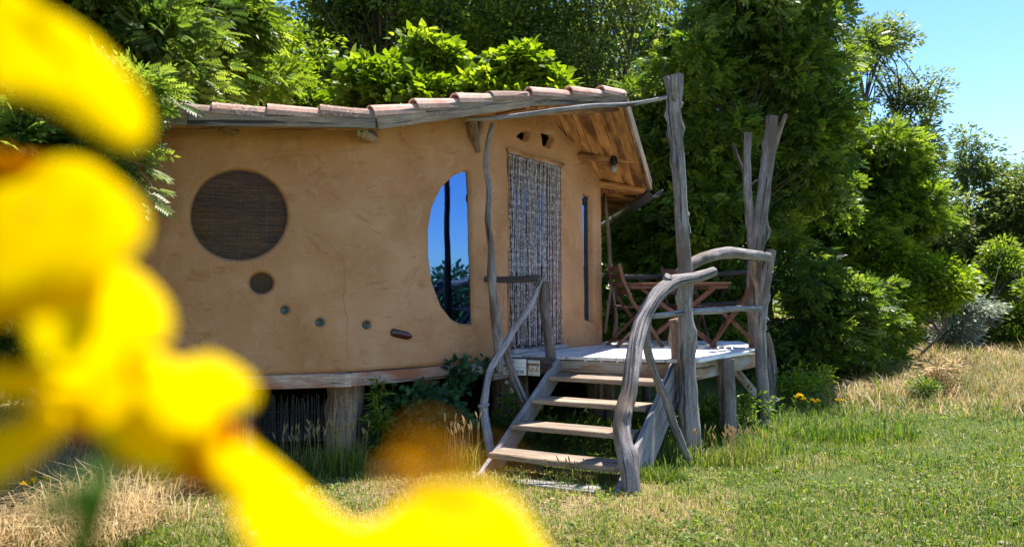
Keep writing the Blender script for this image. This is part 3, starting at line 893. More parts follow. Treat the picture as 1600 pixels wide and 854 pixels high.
# reed screen under the cabin
rs = thing('reed_screen', 'dark grey reed screen standing under the left of the cabin', 'screen')
parts = []
x = 300
while x < 512:
    D = 6.75 + (x - 300) / 212 * 0.15 + rnd.uniform(-0.01, 0.01); b = at(x, 700, D); b.z = 0.0
    parts.append(tube_data([b, b + Vector((rnd.uniform(-0.02, 0.02), 0, rnd.uniform(0.38, 0.50)))], [0.006, 0.0045], sides=5, step=1, rough=0))
    x += rnd.uniform(1.6, 2.6)
V, Fc, L = merge(parts); tag(mesh_obj('reeds', V, Fc, M['reedgrey'], rs, lp=L), kind='stuff')
for zz in (0.18, 0.36): log('binding_wire', [at(300, 600, 6.73) * 1, at(512, 600, 6.88)], [0.003, 0.003], M['reedgrey'], rs, sides=5, step=0.5) if False else None
a = at(300, 600, 6.735); b = at(512, 600, 6.885)
for zz in (0.16, 0.34):
    log('binding_rod', [Vector((a.x, a.y, zz)), Vector((b.x, b.y, zz))], [0.006, 0.006], M['reedgrey'], rs, sides=5, step=0.5)
# dark planks added to hide lit ground and keep the space below dark
sk = thing('shade_screen', 'dark plank screen added to keep the space under the cabin dark', 'shade_screen')
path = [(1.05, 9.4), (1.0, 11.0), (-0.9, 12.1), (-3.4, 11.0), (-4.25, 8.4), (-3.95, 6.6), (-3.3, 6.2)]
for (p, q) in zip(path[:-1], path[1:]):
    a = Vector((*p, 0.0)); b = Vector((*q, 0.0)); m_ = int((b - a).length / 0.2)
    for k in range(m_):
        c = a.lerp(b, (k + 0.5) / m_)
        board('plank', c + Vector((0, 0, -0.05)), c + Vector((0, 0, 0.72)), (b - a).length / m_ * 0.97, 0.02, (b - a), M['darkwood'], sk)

# ---------------- deck ----------------
P0 = Vector((-0.04, 7.35, DECK)); P1 = Vector((1.63, 6.73, DECK)); P2 = Vector((2.67, 8.10, DECK)); P3 = Vector((2.95, 9.55, DECK)); P4 = Vector((1.22, 9.75, DECK))
deck = thing('wooden_deck', 'raised grey plank deck on posts in front of the cabin door', 'deck')
fd = (P1 - P0).normalized()              # along the front edge
bd = Vector((0.605, 0.796, 0)).normalized()      # board direction, away from the stairs
poly = [P0, P1, P2, P3, P4]
def clip_line(o_, d_, poly):
    ts = []
    for i in range(len(poly)):
        a, b = poly[i], poly[(i + 1) % len(poly)]; e = b - a
        den = d_.x * e.y - d_.y * e.x
        if abs(den) < 1e-9: continue
        t = ((a.x - o_.x) * e.y - (a.y - o_.y) * e.x) / den; u = ((a.x - o_.x) * d_.y - (a.y - o_.y) * d_.x) / den
        if -1e-6 <= u <= 1 + 1e-6: ts.append(t)
    return (min(ts), max(ts)) if len(ts) >= 2 else None
side = Vector((bd.y, -bd.x, 0)); bwid = 0.148
k = 0
lo = min((p - P0).dot(side) for p in poly); hi = max((p - P0).dot(side) for p in poly)
s_ = lo + bwid / 2
while s_ < hi - 0.02:
    o_ = P0 + side * s_
    c0 = clip_line(o_ - side * (bwid / 2 - 0.01), bd, poly); c1 = clip_line(o_ + side * (bwid / 2 - 0.01), bd, poly)
    if c0 and c1:
        w2 = bwid / 2 - 0.004; th = 0.03; V = []; L = []; of = rnd.random() * 30; dz = rnd.uniform(-0.002, 0.002)
        for (sg, c) in ((-1, c0), (1, c1)):
            for t in c:
                q = o_ + side * sg * w2 + bd * t
                for z_ in (0, -th): V.append(Vector((q.x, q.y, DECK + z_ + dz))); L.append((sg * w2 + of, z_, t))
        Fc = [(0, 2, 6, 4), (1, 5, 7, 3), (0, 1, 3, 2), (4, 6, 7, 5), (0, 4, 5, 1), (2, 3, 7, 6)]
        if c0[1] - c0[0] > 0.12: mesh_obj('deck_board', V, Fc, M['deck'], deck, lp=L)
    s_ += bwid; k += 1
# rim beams
def rimbeam(a, b, dz, h, inset, mat='beam', t=0.045, label=None):
    d = (b - a).normalized(); n_ = Vector((d.y, -d.x, 0))
    o = board('rim_beam', a - n_ * inset + Vector((0, 0, dz)), b - n_ * inset + Vector((0, 0, dz)), h, t, (0, 0, 1), M[mat], deck, ch=0.006)
    if label: o['label'] = label
rimbeam(P0 + fd * 0.1, P1 - fd * 0.03, -0.035 - 0.075, 0.14, 0.045, label='dark front rim beam above the stairs')
rimbeam(P1, P2, -0.035 - 0.08, 0.155, 0.03)
rimbeam(P2, P3, -0.035 - 0.08, 0.155, 0.03)
rimbeam(P3, P4, -0.035 - 0.08, 0.155, 0.03)
for k in range(1, 4):
    a = P0.lerp(P4, k / 4); b = (P1.lerp(P2, k / 3) if k < 3 else P2.lerp(P3, 0.6))
    board('joist', a + Vector((0, 0, -0.11)), b + Vector((0, 0, -0.11)) - (b - a).normalized() * 0.06, 0.14, 0.05, (0, 0, 1), M['beam'], deck)
# right edge nosing plank
d = (P2 - P1).normalized(); n_ = Vector((d.y, -d.x, 0))
board('edge_board', P1 + n_ * 0.012 + Vector((0, 0, -0.014)) + d * 0.08, P2 + n_ * 0.012 + Vector((0, 0, -0.014)), 0.034, 0.03, (0, 0, 1), M['deck'], deck)
# short posts carrying the deck
def deckpost(px, py0, D, r, ztop, py1=None):
    a = at(px, py0, D); a.z = gz(a.x, D) - 0.08; b = a.copy(); b.z = ztop; b.x -= 0.02
    return log('post', [a, a.lerp(b, 0.5) + Vector((0.008, 0, 0)), b], [r * 1.1, r, r], M['log'], deck, sides=14, rough=0.10)
deckpost(1141, 680, 7.22, 0.062, DECK - 0.03)
deckpost(1129, 660, 7.55, 0.045, DECK - 0.19)
deckpost(1205, 640, 9.4, 0.06, DECK - 0.19)
deckpost(1010, 640, 9.4, 0.06, DECK - 0.19)
board('diagonal_brace', at(1148, 578, 7.9), at(1190, 628, 8.25), 0.11, 0.03, (0, 0, 1), M['beam'], deck)

# ---------------- stairs ----------------
sa = Vector((0.455, 0.89, 0)).normalized(); stt = Vector((0.89, -0.455, 0)).normalized()
F0 = Vector((-0.22, 5.80, 0.0)); stairs = thing('wooden_stairs', 'open wooden stairs of four plank treads leading up to the deck', 'stairs', (0, 0, 0))
run = 1.50
def stringer(o_, mat, label, wd_):
    a = o_ - sa * 0.11; b = o_ + sa * run; a.z = gz(a.x, a.y) - 0.03; b.z = DECK - 0.02
    d = (b - a).normalized(); nrm = stt.cross(d)
    if nrm.z < 0: nrm = -nrm
    p = a - nrm * (wd_ / 2) - d * 0.12; q = b - nrm * (wd_ / 2)
    ob = board('stringer', p, q, wd_, 0.042, nrm, M[mat], stairs, ch=0.005)
    ob['label'] = label
stringer(F0 - stt * 0.03, 'weathered', 'left stair stringer with sunlit top edge', 0.19)
stringer(F0 + stt * 1.085, 'weathered', 'right stair stringer', 0.37)
for k, s_ in enumerate((0.09, 0.47, 0.86, 1.24)):
    z = DECK * (k + 1) / 5 + 0.003
    c = F0 + sa * (s_ + 0.125) + Vector((0, 0, z - 0.022))
    o = board('tread', c - stt * 0.005, c + stt * 1.03, 0.25, 0.044, sa, M['tread'], stairs, ch=0.006, warp=0.004)
    if k < 4:
        c2 = c + Vector((0, 0, -0.05)) - sa * 0.02
        board('cleat', c2 + stt * 0.001 - sa * 0.09, c2 + stt * 0.001 + sa * 0.10, 0.04, 0.03, (0, 0, 1), M['beam'], stairs) if False else None
# flat ground slab at the foot
sl_ = thing('ground_plank', 'worn pale plank lying in the grass at the foot of the stairs', 'plank')
board('plank', at(800, 757, 5.66) + Vector((0, 0, 0)), at(935, 772, 5.30), 0.16, 0.04, sa, M['weathered'], sl_)
sl_.children[0].data.transform(__import__('mathutils').Matrix.Translation((0, 0, gz(0.2, 5.4) - 0.006 - at(860, 765, 5.5).z)))

# ---------------- rails and poles ----------------
def pxlog(name, pts, radii, mat, parent=None, **kw):
    return log(name, [at(x, y, D) for x, y, D in pts], radii, M[mat], parent, **kw)

# right stair handrail: one thick bent log with its brace
hr = thing('stair_handrail', 'thick bent grey log handrail rising from the foot of the stairs to the tall pole', 'handrail')
pxlog('rail_log', [(988, 800, 5.28), (986, 762, 5.30), (983, 725, 5.34), (974, 690, 5.42), (973, 655, 5.52), (982, 615, 5.62), (989, 570, 5.75), (994, 535, 5.86), (1004, 500, 6.0), (1026, 462, 6.14), (1052, 442, 6.27), (1085, 434, 6.42), (1116, 424, 6.52)],
      [0.07, 0.066, 0.064, 0.066, 0.063, 0.058, 0.062, 0.062, 0.06, 0.063, 0.058, 0.05, 0.042], 'log', hr, sides=22, step=0.03, rough=0.16, knots=7)
pxlog('rail_knot', [(1043, 436, 6.25), (1045, 431, 6.23)], [0.045, 0.035], 'log', hr, sides=12, step=0.01, rough=0.25)
pxlog('brace', [(1013, 492, 6.02), (1010, 520, 6.02), (1012, 548, 6.02), (1026, 590, 6.05), (1041, 622, 6.1), (1050, 655, 6.15), (1066, 695, 6.2), (1078, 722, 6.25)],
      [0.03, 0.034, 0.034, 0.032, 0.036, 0.034, 0.032, 0.028], 'log', hr, sides=12, step=0.04, rough=0.2, knots=4)

# tall forked pole in front of the deck
tp = thing('tall_pole', 'tall grey forked log pole standing at the deck corner', 'pole')
pxlog('pole', [(1079, 712, 6.60), (1077, 640, 6.6), (1073, 560, 6.62), (1071, 480, 6.62), (1070, 420, 6.62), (1065, 340, 6.6), (1060, 260, 6.6), (1054, 190, 6.6), (1051, 150, 6.6)],
      [0.10, 0.085, 0.074, 0.066, 0.062, 0.060, 0.058, 0.062, 0.062], 'log', tp, sides=20, step=0.04, rough=0.12, knots=14)
pxlog('fork_stub', [(1052, 160, 6.6), (1047, 140, 6.6), (1040, 120, 6.6)], [0.045, 0.036, 0.026], 'log', tp, sides=10, rough=0.15)
pxlog('fork_stub', [(1054, 158, 6.58), (1052, 136, 6.52), (1052, 117, 6.5)], [0.045, 0.034, 0.030], 'log', tp, sides=10, rough=0.15)
pxlog('fork_stub', [(1056, 165, 6.6), (1060, 140, 6.6), (1062, 116, 6.6)], [0.046, 0.040, 0.034], 'log', tp, sides=10, rough=0.15)
pxlog('knot_stub', [(1062, 168, 6.6), (1066, 160, 6.58)], [0.022, 0.016], 'log', tp, sides=8, step=0.02)
pxlog('knot_stub', [(1070, 335, 6.6), (1075, 333, 6.57)], [0.035, 0.026], 'log', tp, sides=8, step=0.02)
pxlog('knot_stub', [(1073, 350, 6.6), (1077, 365, 6.58)], [0.026, 0.02], 'log', tp, sides=8, step=0.02)

# long thin pole from the roof edge to the tall pole
cp = pxlog('crooked_pole', [(728, 186, 6.62), (770, 185, 6.62), (830, 178, 6.6), (880, 171, 6.58), (925, 166, 6.56), (985, 163, 6.54), (1042, 152, 6.55)], [0.020, 0.021, 0.023, 0.023, 0.022, 0.02, 0.018], 'weathered', sides=10, step=0.05, rough=0.15)
tag(cp, 'long thin crooked pole reaching from the roof edge to the tall forked pole', 'pole')

# deck railing on the right side
rl = thing('deck_railing', 'grey branch railing around the right corner of the deck', 'railing')
pxlog('handrail', [(1062, 428, 6.75), (1082, 412, 6.85), (1100, 403, 7.0), (1130, 395, 7.25), (1160, 396, 7.55), (1200, 401, 7.85)], [0.05, 0.052, 0.056, 0.058, 0.055, 0.048], 'log', rl, sides=18, step=0.04, rough=0.12, knots=5)
pxlog('mid_rail', [(1020, 494, 6.30), (1062, 489, 6.55), (1075, 487, 6.72), (1110, 485, 7.1), (1150, 482, 7.5), (1187, 481, 7.85)], [0.022, 0.028, 0.030, 0.032, 0.030, 0.034], 'weathered', rl, sides=12, step=0.05, rough=0.15, knots=4)
pxlog('corner_post', [(1193, 672, 7.95), (1192, 610, 7.95), (1189, 550, 7.95), (1188, 500, 7.95), (1195, 450, 7.95), (1200, 420, 7.95), (1205, 390, 7.95)], [0.066, 0.06, 0.058, 0.064, 0.054, 0.052, 0.050], 'log', rl, sides=18, step=0.04, rough=0.12, knots=6)
pxlog('knot_stub', [(1193, 500, 7.93), (1201, 498, 7.9)], [0.03, 0.018], 'log', rl, sides=8, step=0.02)
pxlog('twig_brace', [(1178, 408, 7.8), (1177, 430, 7.8), (1182, 448, 7.8), (1182, 482, 7.8)], [0.034, 0.024, 0.018, 0.016], 'logbrown', rl, sides=10, step=0.04, rough=0.2, knots=3)
pxlog('stub_post', [(1061, 600, 6.86), (1060, 560, 6.86), (1058, 520, 6.86), (1054, 498, 6.86)], [0.065, 0.062, 0.06, 0.055], 'logbrown', rl, sides=14, step=0.05, rough=0.14, knots=3)
# railing across the back of the deck
pxlog('back_rail', [(946, 432, 9.4), (1000, 433, 9.5), (1060, 431, 9.6), (1130, 428, 9.6), (1203, 422, 9.5)], [0.035, 0.038, 0.036, 0.034, 0.03], 'darkwood', rl, sides=10, step=0.1)
pxlog('back_rail', [(946, 480, 9.4), (1060, 478, 9.6), (1195, 470, 9.5)], [0.028, 0.028, 0.026], 'darkwood', rl, sides=8, step=0.1)
pxlog('back_post', [(1196, 520, 9.5), (1206, 560, 9.5), (1210, 640, 9.5), (1198, 470, 9.5)][:3], [0.05, 0.05, 0.055], 'logbrown', rl, sides=10)

# vine post at the cabin's right corner
vp = thing('vine_post', 'thin dark crooked post at the far right corner of the cabin', 'post')
pxlog('stem', [(957, 545, 9.35), (962, 500, 9.35), (957, 460, 9.35), (953, 410, 9.35), (950, 360, 9.35), (944, 300, 9.35)], [0.03, 0.028, 0.03, 0.026, 0.026, 0.022], 'logbrown', vp, sides=9, step=0.06, rough=0.2, knots=3)
pxlog('side_stem', [(945, 520, 9.35), (950, 480, 9.33), (956, 440, 9.33)], [0.022, 0.02, 0.018], 'logbrown', vp, sides=8, step=0.06, rough=0.2)

# left stair rail beside the door
lr = thing('left_stair_rail', 'curved bluish grey branch rail with post on the left of the stairs', 'handrail')
pxlog('rail_branch', [(768, 712, 6.35), (762, 680, 6.4), (756, 640, 6.45), (758, 615, 6.5), (765, 580, 6.6), (777, 558, 6.68), (789, 540, 6.75), (806, 510, 6.85), (828, 477, 6.95), (845, 437, 7.05)],
      [0.042, 0.04, 0.038, 0.032, 0.030, 0.034, 0.032, 0.030, 0.030, 0.028], 'weathered', lr, sides=14, step=0.035, rough=0.18, knots=6)
pxlog('knot_stub', [(756, 634, 6.44), (747, 634, 6.42)], [0.026, 0.012], 'weathered', lr, sides=8, step=0.02)
pxlog('knot_stub', [(757, 634, 6.44), (764, 631, 6.41)], [0.024, 0.010], 'weathered', lr, sides=8, step=0.02)
pxlog('post', [(868, 590, 7.20), (862, 560, 7.2), (856, 520, 7.18), (850, 480, 7.16), (851, 440, 7.14)], [0.056, 0.05, 0.046, 0.046, 0.05], 'log', lr, sides=14, step=0.04, rough=0.14, knots=5)
pxlog('fork_stub', [(850, 468, 7.16), (842, 452, 7.14), (836, 441, 7.13)], [0.03, 0.026, 0.022], 'logbrown', lr, sides=9, step=0.03)
pxlog('top_bar', [(757, 436, 7.0), (800, 437, 7.05), (842, 434, 7.1)], [0.028, 0.032, 0.032], 'darkwood', lr, sides=12, step=0.05, rough=0.15)
pxlog('brace', [(788, 540, 6.78), (796, 568, 6.8), (806, 596, 6.82), (820, 626, 6.82)], [0.034, 0.036, 0.034, 0.036], 'log', lr, sides=12, step=0.04, rough=0.18, knots=3)

# crooked branch climbing the corner by the door
cb = pxlog('crooked_branch', [(770, 193, 6.75), (762, 225, 6.75), (759, 260, 6.75), (764, 300, 6.75), (762, 345, 6.75), (767, 390, 6.75), (768, 430, 6.75), (772, 480, 6.75), (778, 530, 6.75), (780, 580, 6.75)],
           [0.020, 0.024, 0.026, 0.026, 0.027, 0.030, 0.036, 0.038, 0.042, 0.045], 'log', sides=12, step=0.04, rough=0.22, knots=7)
tag(cb, 'slender crooked grey branch standing upright between the half moon window and the door', 'branch')
tw = pxlog('cord', [(789, 440, 7.0), (786, 480, 7.0), (783, 520, 6.98)], [0.004, 0.004, 0.004], 'weathered', sides=6, step=0.1, rough=0)
tag(tw, 'thin cord hanging from the dark bar beside the door', 'cord')

# forked dead trunk behind the deck corner
ft = thing('forked_trunk', 'bare forked trunk with sawn tops standing at the back of the deck corner', 'trunk')
pxlog('trunk', [(1183, 560, 8.35), (1181, 500, 8.35), (1178, 440, 8.35), (1182, 395, 8.35), (1190, 330, 8.35), (1197, 270, 8.35), (1203, 225, 8.35), (1206, 182, 8.35)], [0.10, 0.085, 0.08, 0.075, 0.075, 0.072, 0.070, 0.066], 'log', ft, sides=16, step=0.06, rough=0.10, knots=6)
pxlog('side_trunk', [(1178, 400, 8.4), (1173, 350, 8.4), (1168, 300, 8.4), (1167, 250, 8.4), (1169, 208, 8.4)], [0.05, 0.05, 0.048, 0.044, 0.042], 'log', ft, sides=14, step=0.06, rough=0.12, knots=4)
pxlog('fork_stub', [(1208, 235, 8.35), (1218, 205, 8.33), (1229, 178, 8.3)], [0.04, 0.03, 0.02], 'logbrown', ft, sides=10)
pxlog('twig', [(1167, 300, 8.4), (1180, 284, 8.38), (1195, 282, 8.36)], [0.014, 0.016, 0.014], 'darkwood', ft, sides=8)
pxlog('twig', [(1163, 270, 8.5), (1150, 240, 8.6), (1146, 225, 8.6)], [0.02, 0.022, 0.018], 'darkwood', ft, sides=8)

# signs under the threshold
def sign(corners_px, D, mat, label, text):
    a = at(*corners_px[0], D); b = at(*corners_px[1], D - 0.06)
    d = Vector((b.x - a.x, b.y - a.y, 0)).normalized(); h = a.z - at(*corners_px[2], D).z
    root = thing('sign', label, 'sign')
    ca = Vector((a.x, a.y, a.z - h / 2)); cb_ = Vector((b.x, b.y, a.z - h / 2))
    board('board', ca, cb_, h, 0.014, (0, 0, 1), M[mat], root, ch=0.003)
    nn = Vector((d.y, -d.x, 0))
    for (txt, u, v_, size, m) in text:
        cu = bpy.data.curves.new('lettering', 'FONT'); cu.body = txt; cu.size = size; cu.extrude = 0.001; cu.align_x = 'CENTER'; cu.align_y = 'CENTER'
        to = bpy.data.objects.new('lettering', cu); C.objects.link(to)
        bpy.context.view_layer.update()
        me = bpy.data.meshes.new_from_object(to.evaluated_get(bpy.context.evaluated_depsgraph_get()))
        bpy.data.objects.remove(to)
        o = bpy.data.objects.new('lettering', me); C.objects.link(o); me.materials.append(M[m])
        o.parent = root; o.location = ca.lerp(cb_, u) + Vector((0, 0, h * v_)) + nn * 0.009
        o.rotation_euler = (R(90), 0, math.atan2(d.y, d.x))
    return root
sign(((787, 560), (822, 560), (787, 585)), 6.95, 'signpale', 'pale grey name board half hidden by the branch brace', [('2', 0.42, 0.22, 0.075, 'paint_grey'), ('Cabane', 0.5, -0.25, 0.062, 'paint_grey')])
sign(((825, 562), (843, 562), (825, 586)), 6.95, 'sign', 'small square wooden sign painted with G2', [('G2', 0.5, 0.0, 0.095, 'paint_orange')])
board('support_board', at(784, 566, 7.05), at(862, 566, 6.98), 0.10, 0.03, (0, 0, 1), M['darkwood'], deck)

# ---------------- table and folding chairs on the deck ----------------
def place(root, loc, rz):
    root.location = loc; root.rotation_euler = (0, 0, rz)
tb = thing('folding_table', 'brown slatted wooden folding table on the deck', 'table')
for k in range(7):
    y = -0.33 + k * 0.11
    board('slat', Vector((-0.58, y, 0.72)), Vector((0.58, y, 0.72)), 0.095, 0.022, (0, 1, 0), M['red'], tb)
for y in (-0.38, 0.38): board('apron', Vector((-0.54, y * 0.92, 0.685)), Vector((0.54, y * 0.92, 0.685)), 0.045, 0.022, (0, 0, 1), M['red'], tb)
for x in (-0.54, 0.54): board('apron', Vector((x, -0.36, 0.685)), Vector((x, 0.36, 0.685)), 0.045, 0.022, (0, 0, 1), M['red'], tb)
for y in (-0.30, 0.30):
    board('leg', Vector((-0.42, y, 0.0)), Vector((0.40, y, 0.67)), 0.05, 0.025, (1, 0, 0), M['red'], tb)
    board('leg', Vector((0.42, y + 0.03, 0.0)), Vector((-0.40, y + 0.03, 0.67)), 0.05, 0.025, (1, 0, 0), M['red'], tb)
board('stretcher', Vector((0, -0.3, 0.33)), Vector((0, 0.33, 0.33)), 0.04, 0.025, (1, 0, 0), M['red'], tb)
place(tb, Vector((1.95, 8.75, DECK)), R(-12))

def make_chair(label):
    ch = thing('folding_chair', label, 'chair', group='wooden folding chairs on the deck')
    for x in (-0.21, 0.21):
        # long curved rail: front foot up to the top of the back
        pts = [Vector((x, -0.26, 0.0)), Vector((x, -0.08, 0.28)), Vector((x, 0.10, 0.52)), Vector((x, 0.20, 0.74)), Vector((x, 0.25, 0.94))]
        parts = []
        for a, b in zip(pts[:-1], pts[1:]): parts.append(board_data(a, b + (b - a) * 0.02, 0.042, 0.024, (0, 1, 0)))
        V, Fc, L = merge(parts); mesh_obj('long_rail', V, Fc, M['red'], ch, lp=L)
        x2 = x * 0.86
        board('leg', Vector((x2, 0.28, 0.0)), Vector((x2, -0.19, 0.45)), 0.04, 0.022, (0, 1, 0), M['red'], ch)
    for k in range(6):
        y = -0.21 + k * 0.075
        board('seat_slat', Vector((-0.195, y, 0.455)), Vector((0.195, y, 0.455)), 0.058, 0.014, (0, 1, 0), M['red'], ch)
    for k in range(4):
        z = 0.62 + k * 0.09; y = np.interp(z, [0.52, 0.74, 0.94], [0.10, 0.20, 0.25]) - 0.01
        board('back_slat', Vector((-0.20, y, z)), Vector((0.20, y, z)), 0.062, 0.012, (0, 0.25, 1), M['red'], ch)
    board('stretcher', Vector((-0.2, -0.20, 0.10)), Vector((0.2, -0.20, 0.10)), 0.03, 0.02, (0, 0, 1), M['red'], ch)
    board('stretcher', Vector((-0.17, 0.22, 0.08)), Vector((0.17, 0.22, 0.08)), 0.03, 0.02, (0, 0, 1), M['red'], ch)
    return ch
ch = make_chair('folding chair between the cabin wall and the table, its back to the cabin')
def copy_chair(src, label):
    r = src.copy(); C.objects.link(r); r['label'] = label
    for c in list(src.children):
        d = c.copy(); C.objects.link(d); d.parent = r
    return r
ch2 = copy_chair(ch, 'folding chair at the right end of the table, its back to the corner post')
ch3 = copy_chair(ch, 'folding chair behind the table, facing the camera')
place(ch, Vector((1.42, 8.62, DECK)), R(100))
place(ch2, Vector((2.52, 8.42, DECK)), R(-105))
place(ch3, Vector((2.15, 9.25, DECK)), R(8))

# ---------------- foliage ----------------
def leaf_simple(w=0.42, fold=0.12):
    V = np.array([(0, 0, 0), (0.45, w / 2, fold), (1, 0, 0), (0.45, -w / 2, fold)], float)
    return V, np.array([(0, 1, 2, 3)])
def leaf_pinnate(n=4, ll=0.36, w=0.19):
    V = []; Fc = []
    def one(o, d):
        b = len(V); o = np.array(o, float); d = np.array(d, float); d /= np.linalg.norm(d); s_ = np.array([-d[1], d[0], 0])
        V.extend([o, o + d * ll * 0.45 + s_ * w / 2 + (0, 0, 0.02), o + d * ll - (0, 0, 0.04), o + d * ll * 0.45 - s_ * w / 2 + (0, 0, 0.02)]); Fc.append((b, b + 1, b + 2, b + 3))
    for k in range(n):
        x = 0.15 + 0.6 * k / n; z = -0.18 * x * x
        one((x, 0.01, z), (0.55, 1, -0.15)); one((x, -0.01, z), (0.55, -1, -0.15))
    one((0.74, 0, -0.1), (1, 0, -0.2))
    return np.array(V), np.array(Fc)
def leaf_lobed():
    V = np.array([(0, 0, 0), (0.15, 0.42, 0.04), (0.55, 0.30, 0.05), (1, 0, -0.08), (0.55, -0.30, 0.05), (0.15, -0.42, 0.04)], float)
    return V, np.array([(0, 1, 2, 3), (0, 3, 4, 5)])
def spread_leaves(tmpl, pos, d, up_, size):
    """vectorised copies of a small template: pos (N,3), d = leaf direction, up_ = rough normal"""
    V, Fc = tmpl; N = len(pos)
    d = d / (np.linalg.norm(d, axis=1, keepdims=True) + 1e-9)
    y = np.cross(up_, d); y /= (np.linalg.norm(y, axis=1, keepdims=True) + 1e-9); z = np.cross(d, y)
    P = pos[:, None, :] + size[:, None, None] * (V[None, :, 0:1] * d[:, None, :] + V[None, :, 1:2] * y[:, None, :] + V[None, :, 2:3] * z[:, None, :])
    Fa = Fc[None] + (np.arange(N) * len(V))[:, None, None]
    return P.reshape(-1, 3), Fa.reshape(-1, Fc.shape[1])

def crown(blobs, ncl, per, tmpl, size, rc=0.42, flat=0.55, shell=0.55, droop=0.12, seed=1, gap=0.0, keepf=None, sub=7):
    """leaf clusters through a set of ellipsoids; returns V, F, tint, cluster centres"""
    g = np.random.default_rng(seed)
    if sub:
        nb = []
        for b in blobs:
            k_ = max(3, int(sub * (b[3] * b[5]) ** 0.8))
            for _ in range(k_):
                d_ = g.normal(size=3); d_ /= np.linalg.norm(d_)
                if d_[1] > 0.3: d_[1] *= -1
                q = 0.45 + 0.5 * g.random(); m_ = (b[3] * b[5]) ** 0.5 * (0.30 + 0.40 * g.random())
                nb.append((b[0] + d_[0] * b[3] * q, b[1] + d_[1] * b[4] * q, b[2] + d_[2] * b[5] * q, m_, m_ * 0.9, m_ * 0.75))
        blobs = nb
    vol = np.array([b[3] * b[4] * b[5] for b in blobs]); pr = vol / vol.sum()
    which = g.choice(len(blobs), ncl, p=pr); B = np.array(blobs)[which]
    v = g.normal(size=(ncl, 3)); v /= np.linalg.norm(v, axis=1, keepdims=True)
    r = shell + (1 - shell) * g.random((ncl, 1)) ** 0.6
    inner = g.random((ncl, 1)) < 0.4; r = np.where(inner, r * g.random((ncl, 1)), r)
    cc = B[:, :3] + v * r * B[:, 3:6]
    if gap:
        k = np.array([mnoise.noise(Vector(c) * 0.9 + Vector((seed, 0, 0))) for c in cc]) > -0.5 + gap * 0.6
        cc = cc[k]; v = v[k]
    if keepf is not None:
        k = np.array([keepf(c) for c in cc]); cc = cc[k]; v = v[k]
    k = cc[:, 2] > 0.12; cc = cc[k]; v = v[k]
    n = len(cc); rcs = rc * (0.6 + 0.8 * g.random(n))
    u = g.normal(size=(n, per, 3)); u /= np.linalg.norm(u, axis=2, keepdims=True)
    rad = g.random((n, per, 1)) ** 0.45
    off = u * rad * rcs[:, None, None]; off[:, :, 2] *= flat
    pos = (cc[:, None, :] + off).reshape(-1, 3)
    outd = (u + v[:, None, :] * 0.6).reshape(-1, 3); outd[:, 2] = outd[:, 2] * 0.5 - droop + g.normal(size=len(outd)) * 0.25
    upn = g.normal(size=(len(pos), 3)) * 0.85 + np.array([0.15, -0.25, 0.8]) + (v[:, None, :].repeat(per, 1).reshape(-1, 3)) * 0.35
    sz = size * (0.65 + 0.7 * g.random(len(pos)))
    P, Fa = spread_leaves(tmpl, pos, outd, upn, sz)
    ct = np.repeat(0.5 + 0.28 * g.normal(size=n), per)
    tint = np.clip(np.repeat(ct + 0.16 * g.normal(size=len(pos)), len(tmpl[0])), 0, 1)
    return P, Fa, tint, cc

def tree(name, label, base, blobs, ncl, per, tmpl, size, leafmat, trunk_r=0.12, lean=(0, 0), group=None, seed=1, nl=40, cat='tree', stems=1, **kw):
    bx, by = base; bz_ = gz(bx, by) - 0.05
    root = thing(name, label, cat, (bx, by, bz_), group)
    P, Fa, tint, cc = crown(blobs, ncl, per, tmpl, size, seed=seed, **kw)
    o0 = np.array([bx, by, bz_])
    mesh_obj('crown', P - o0, Fa, M[leafmat], root, tint=tint)
    r2 = random.Random(seed)
    top = max(cc[:, 2]); mid = cc.mean(0)
    parts = []
    trunks = []
    for s_ in range(stems):
        sp = 0.35 * (s_ - (stems - 1) / 2)
        hx = mid[0] + lean[0] + sp * 3; hy = mid[1] + lean[1] + r2.uniform(-.3, .3)
        pts = [Vector((sp * 0.5, 0, 0)), Vector(((hx - bx) * 0.25 + sp, (hy - by) * 0.25, (top - bz_) * 0.3)), Vector(((hx - bx) * 0.6 + r2.uniform(-.15, .15), (hy - by) * 0.6, (top - bz_) * 0.6)), Vector((hx - bx, hy - by, (top - bz_) * 0.82))]
        parts.append(tube_data(pts, [trunk_r / stems ** 0.5, trunk_r * 0.8 / stems ** 0.5, trunk_r * 0.45 / stems ** 0.5, trunk_r * 0.10], sides=9, step=0.25, rough=0.12))
        trunks.append(pts)
    V, Fc, L = merge(parts); mesh_obj('trunk', V, Fc, M['treebark'], root, lp=L, smooth=True)
    parts = []
    pick = r2.sample(range(len(cc)), min(nl, len(cc)))
    for i in pick:
        c = Vector(cc[i] - o0); pts = trunks[i % stems]
        f = max(0.12, min(0.9, (c.z - 0.55 * math.hypot(c.x - pts[2].x, c.y - pts[2].y)) / max(0.1, top - bz_)))
        # point on trunk polyline at height fraction f
        zt = f * pts[-1].z
        a = pts[0]
        for q0, q1 in zip(pts[:-1], pts[1:]):
            if q0.z <= zt <= q1.z: a = q0.lerp(q1, (zt - q0.z) / (q1.z - q0.z + 1e-6))
        m1 = a.lerp(c, 0.5) + Vector((r2.uniform(-.1, .1), r2.uniform(-.1, .1), 0.10 * (c - a).length))
        rr_ = trunk_r * (0.30 - 0.15 * f)
        parts.append(tube_data([a, m1, c], [rr_, rr_ * 0.6, 0.006], sides=5, step=0.3, rough=0.1, cap=False))
    V, Fc, L = merge(parts); mesh_obj('limbs', V, Fc, M['treebark'], root, lp=L, smooth=True)['kind'] = 'stuff'
    return root

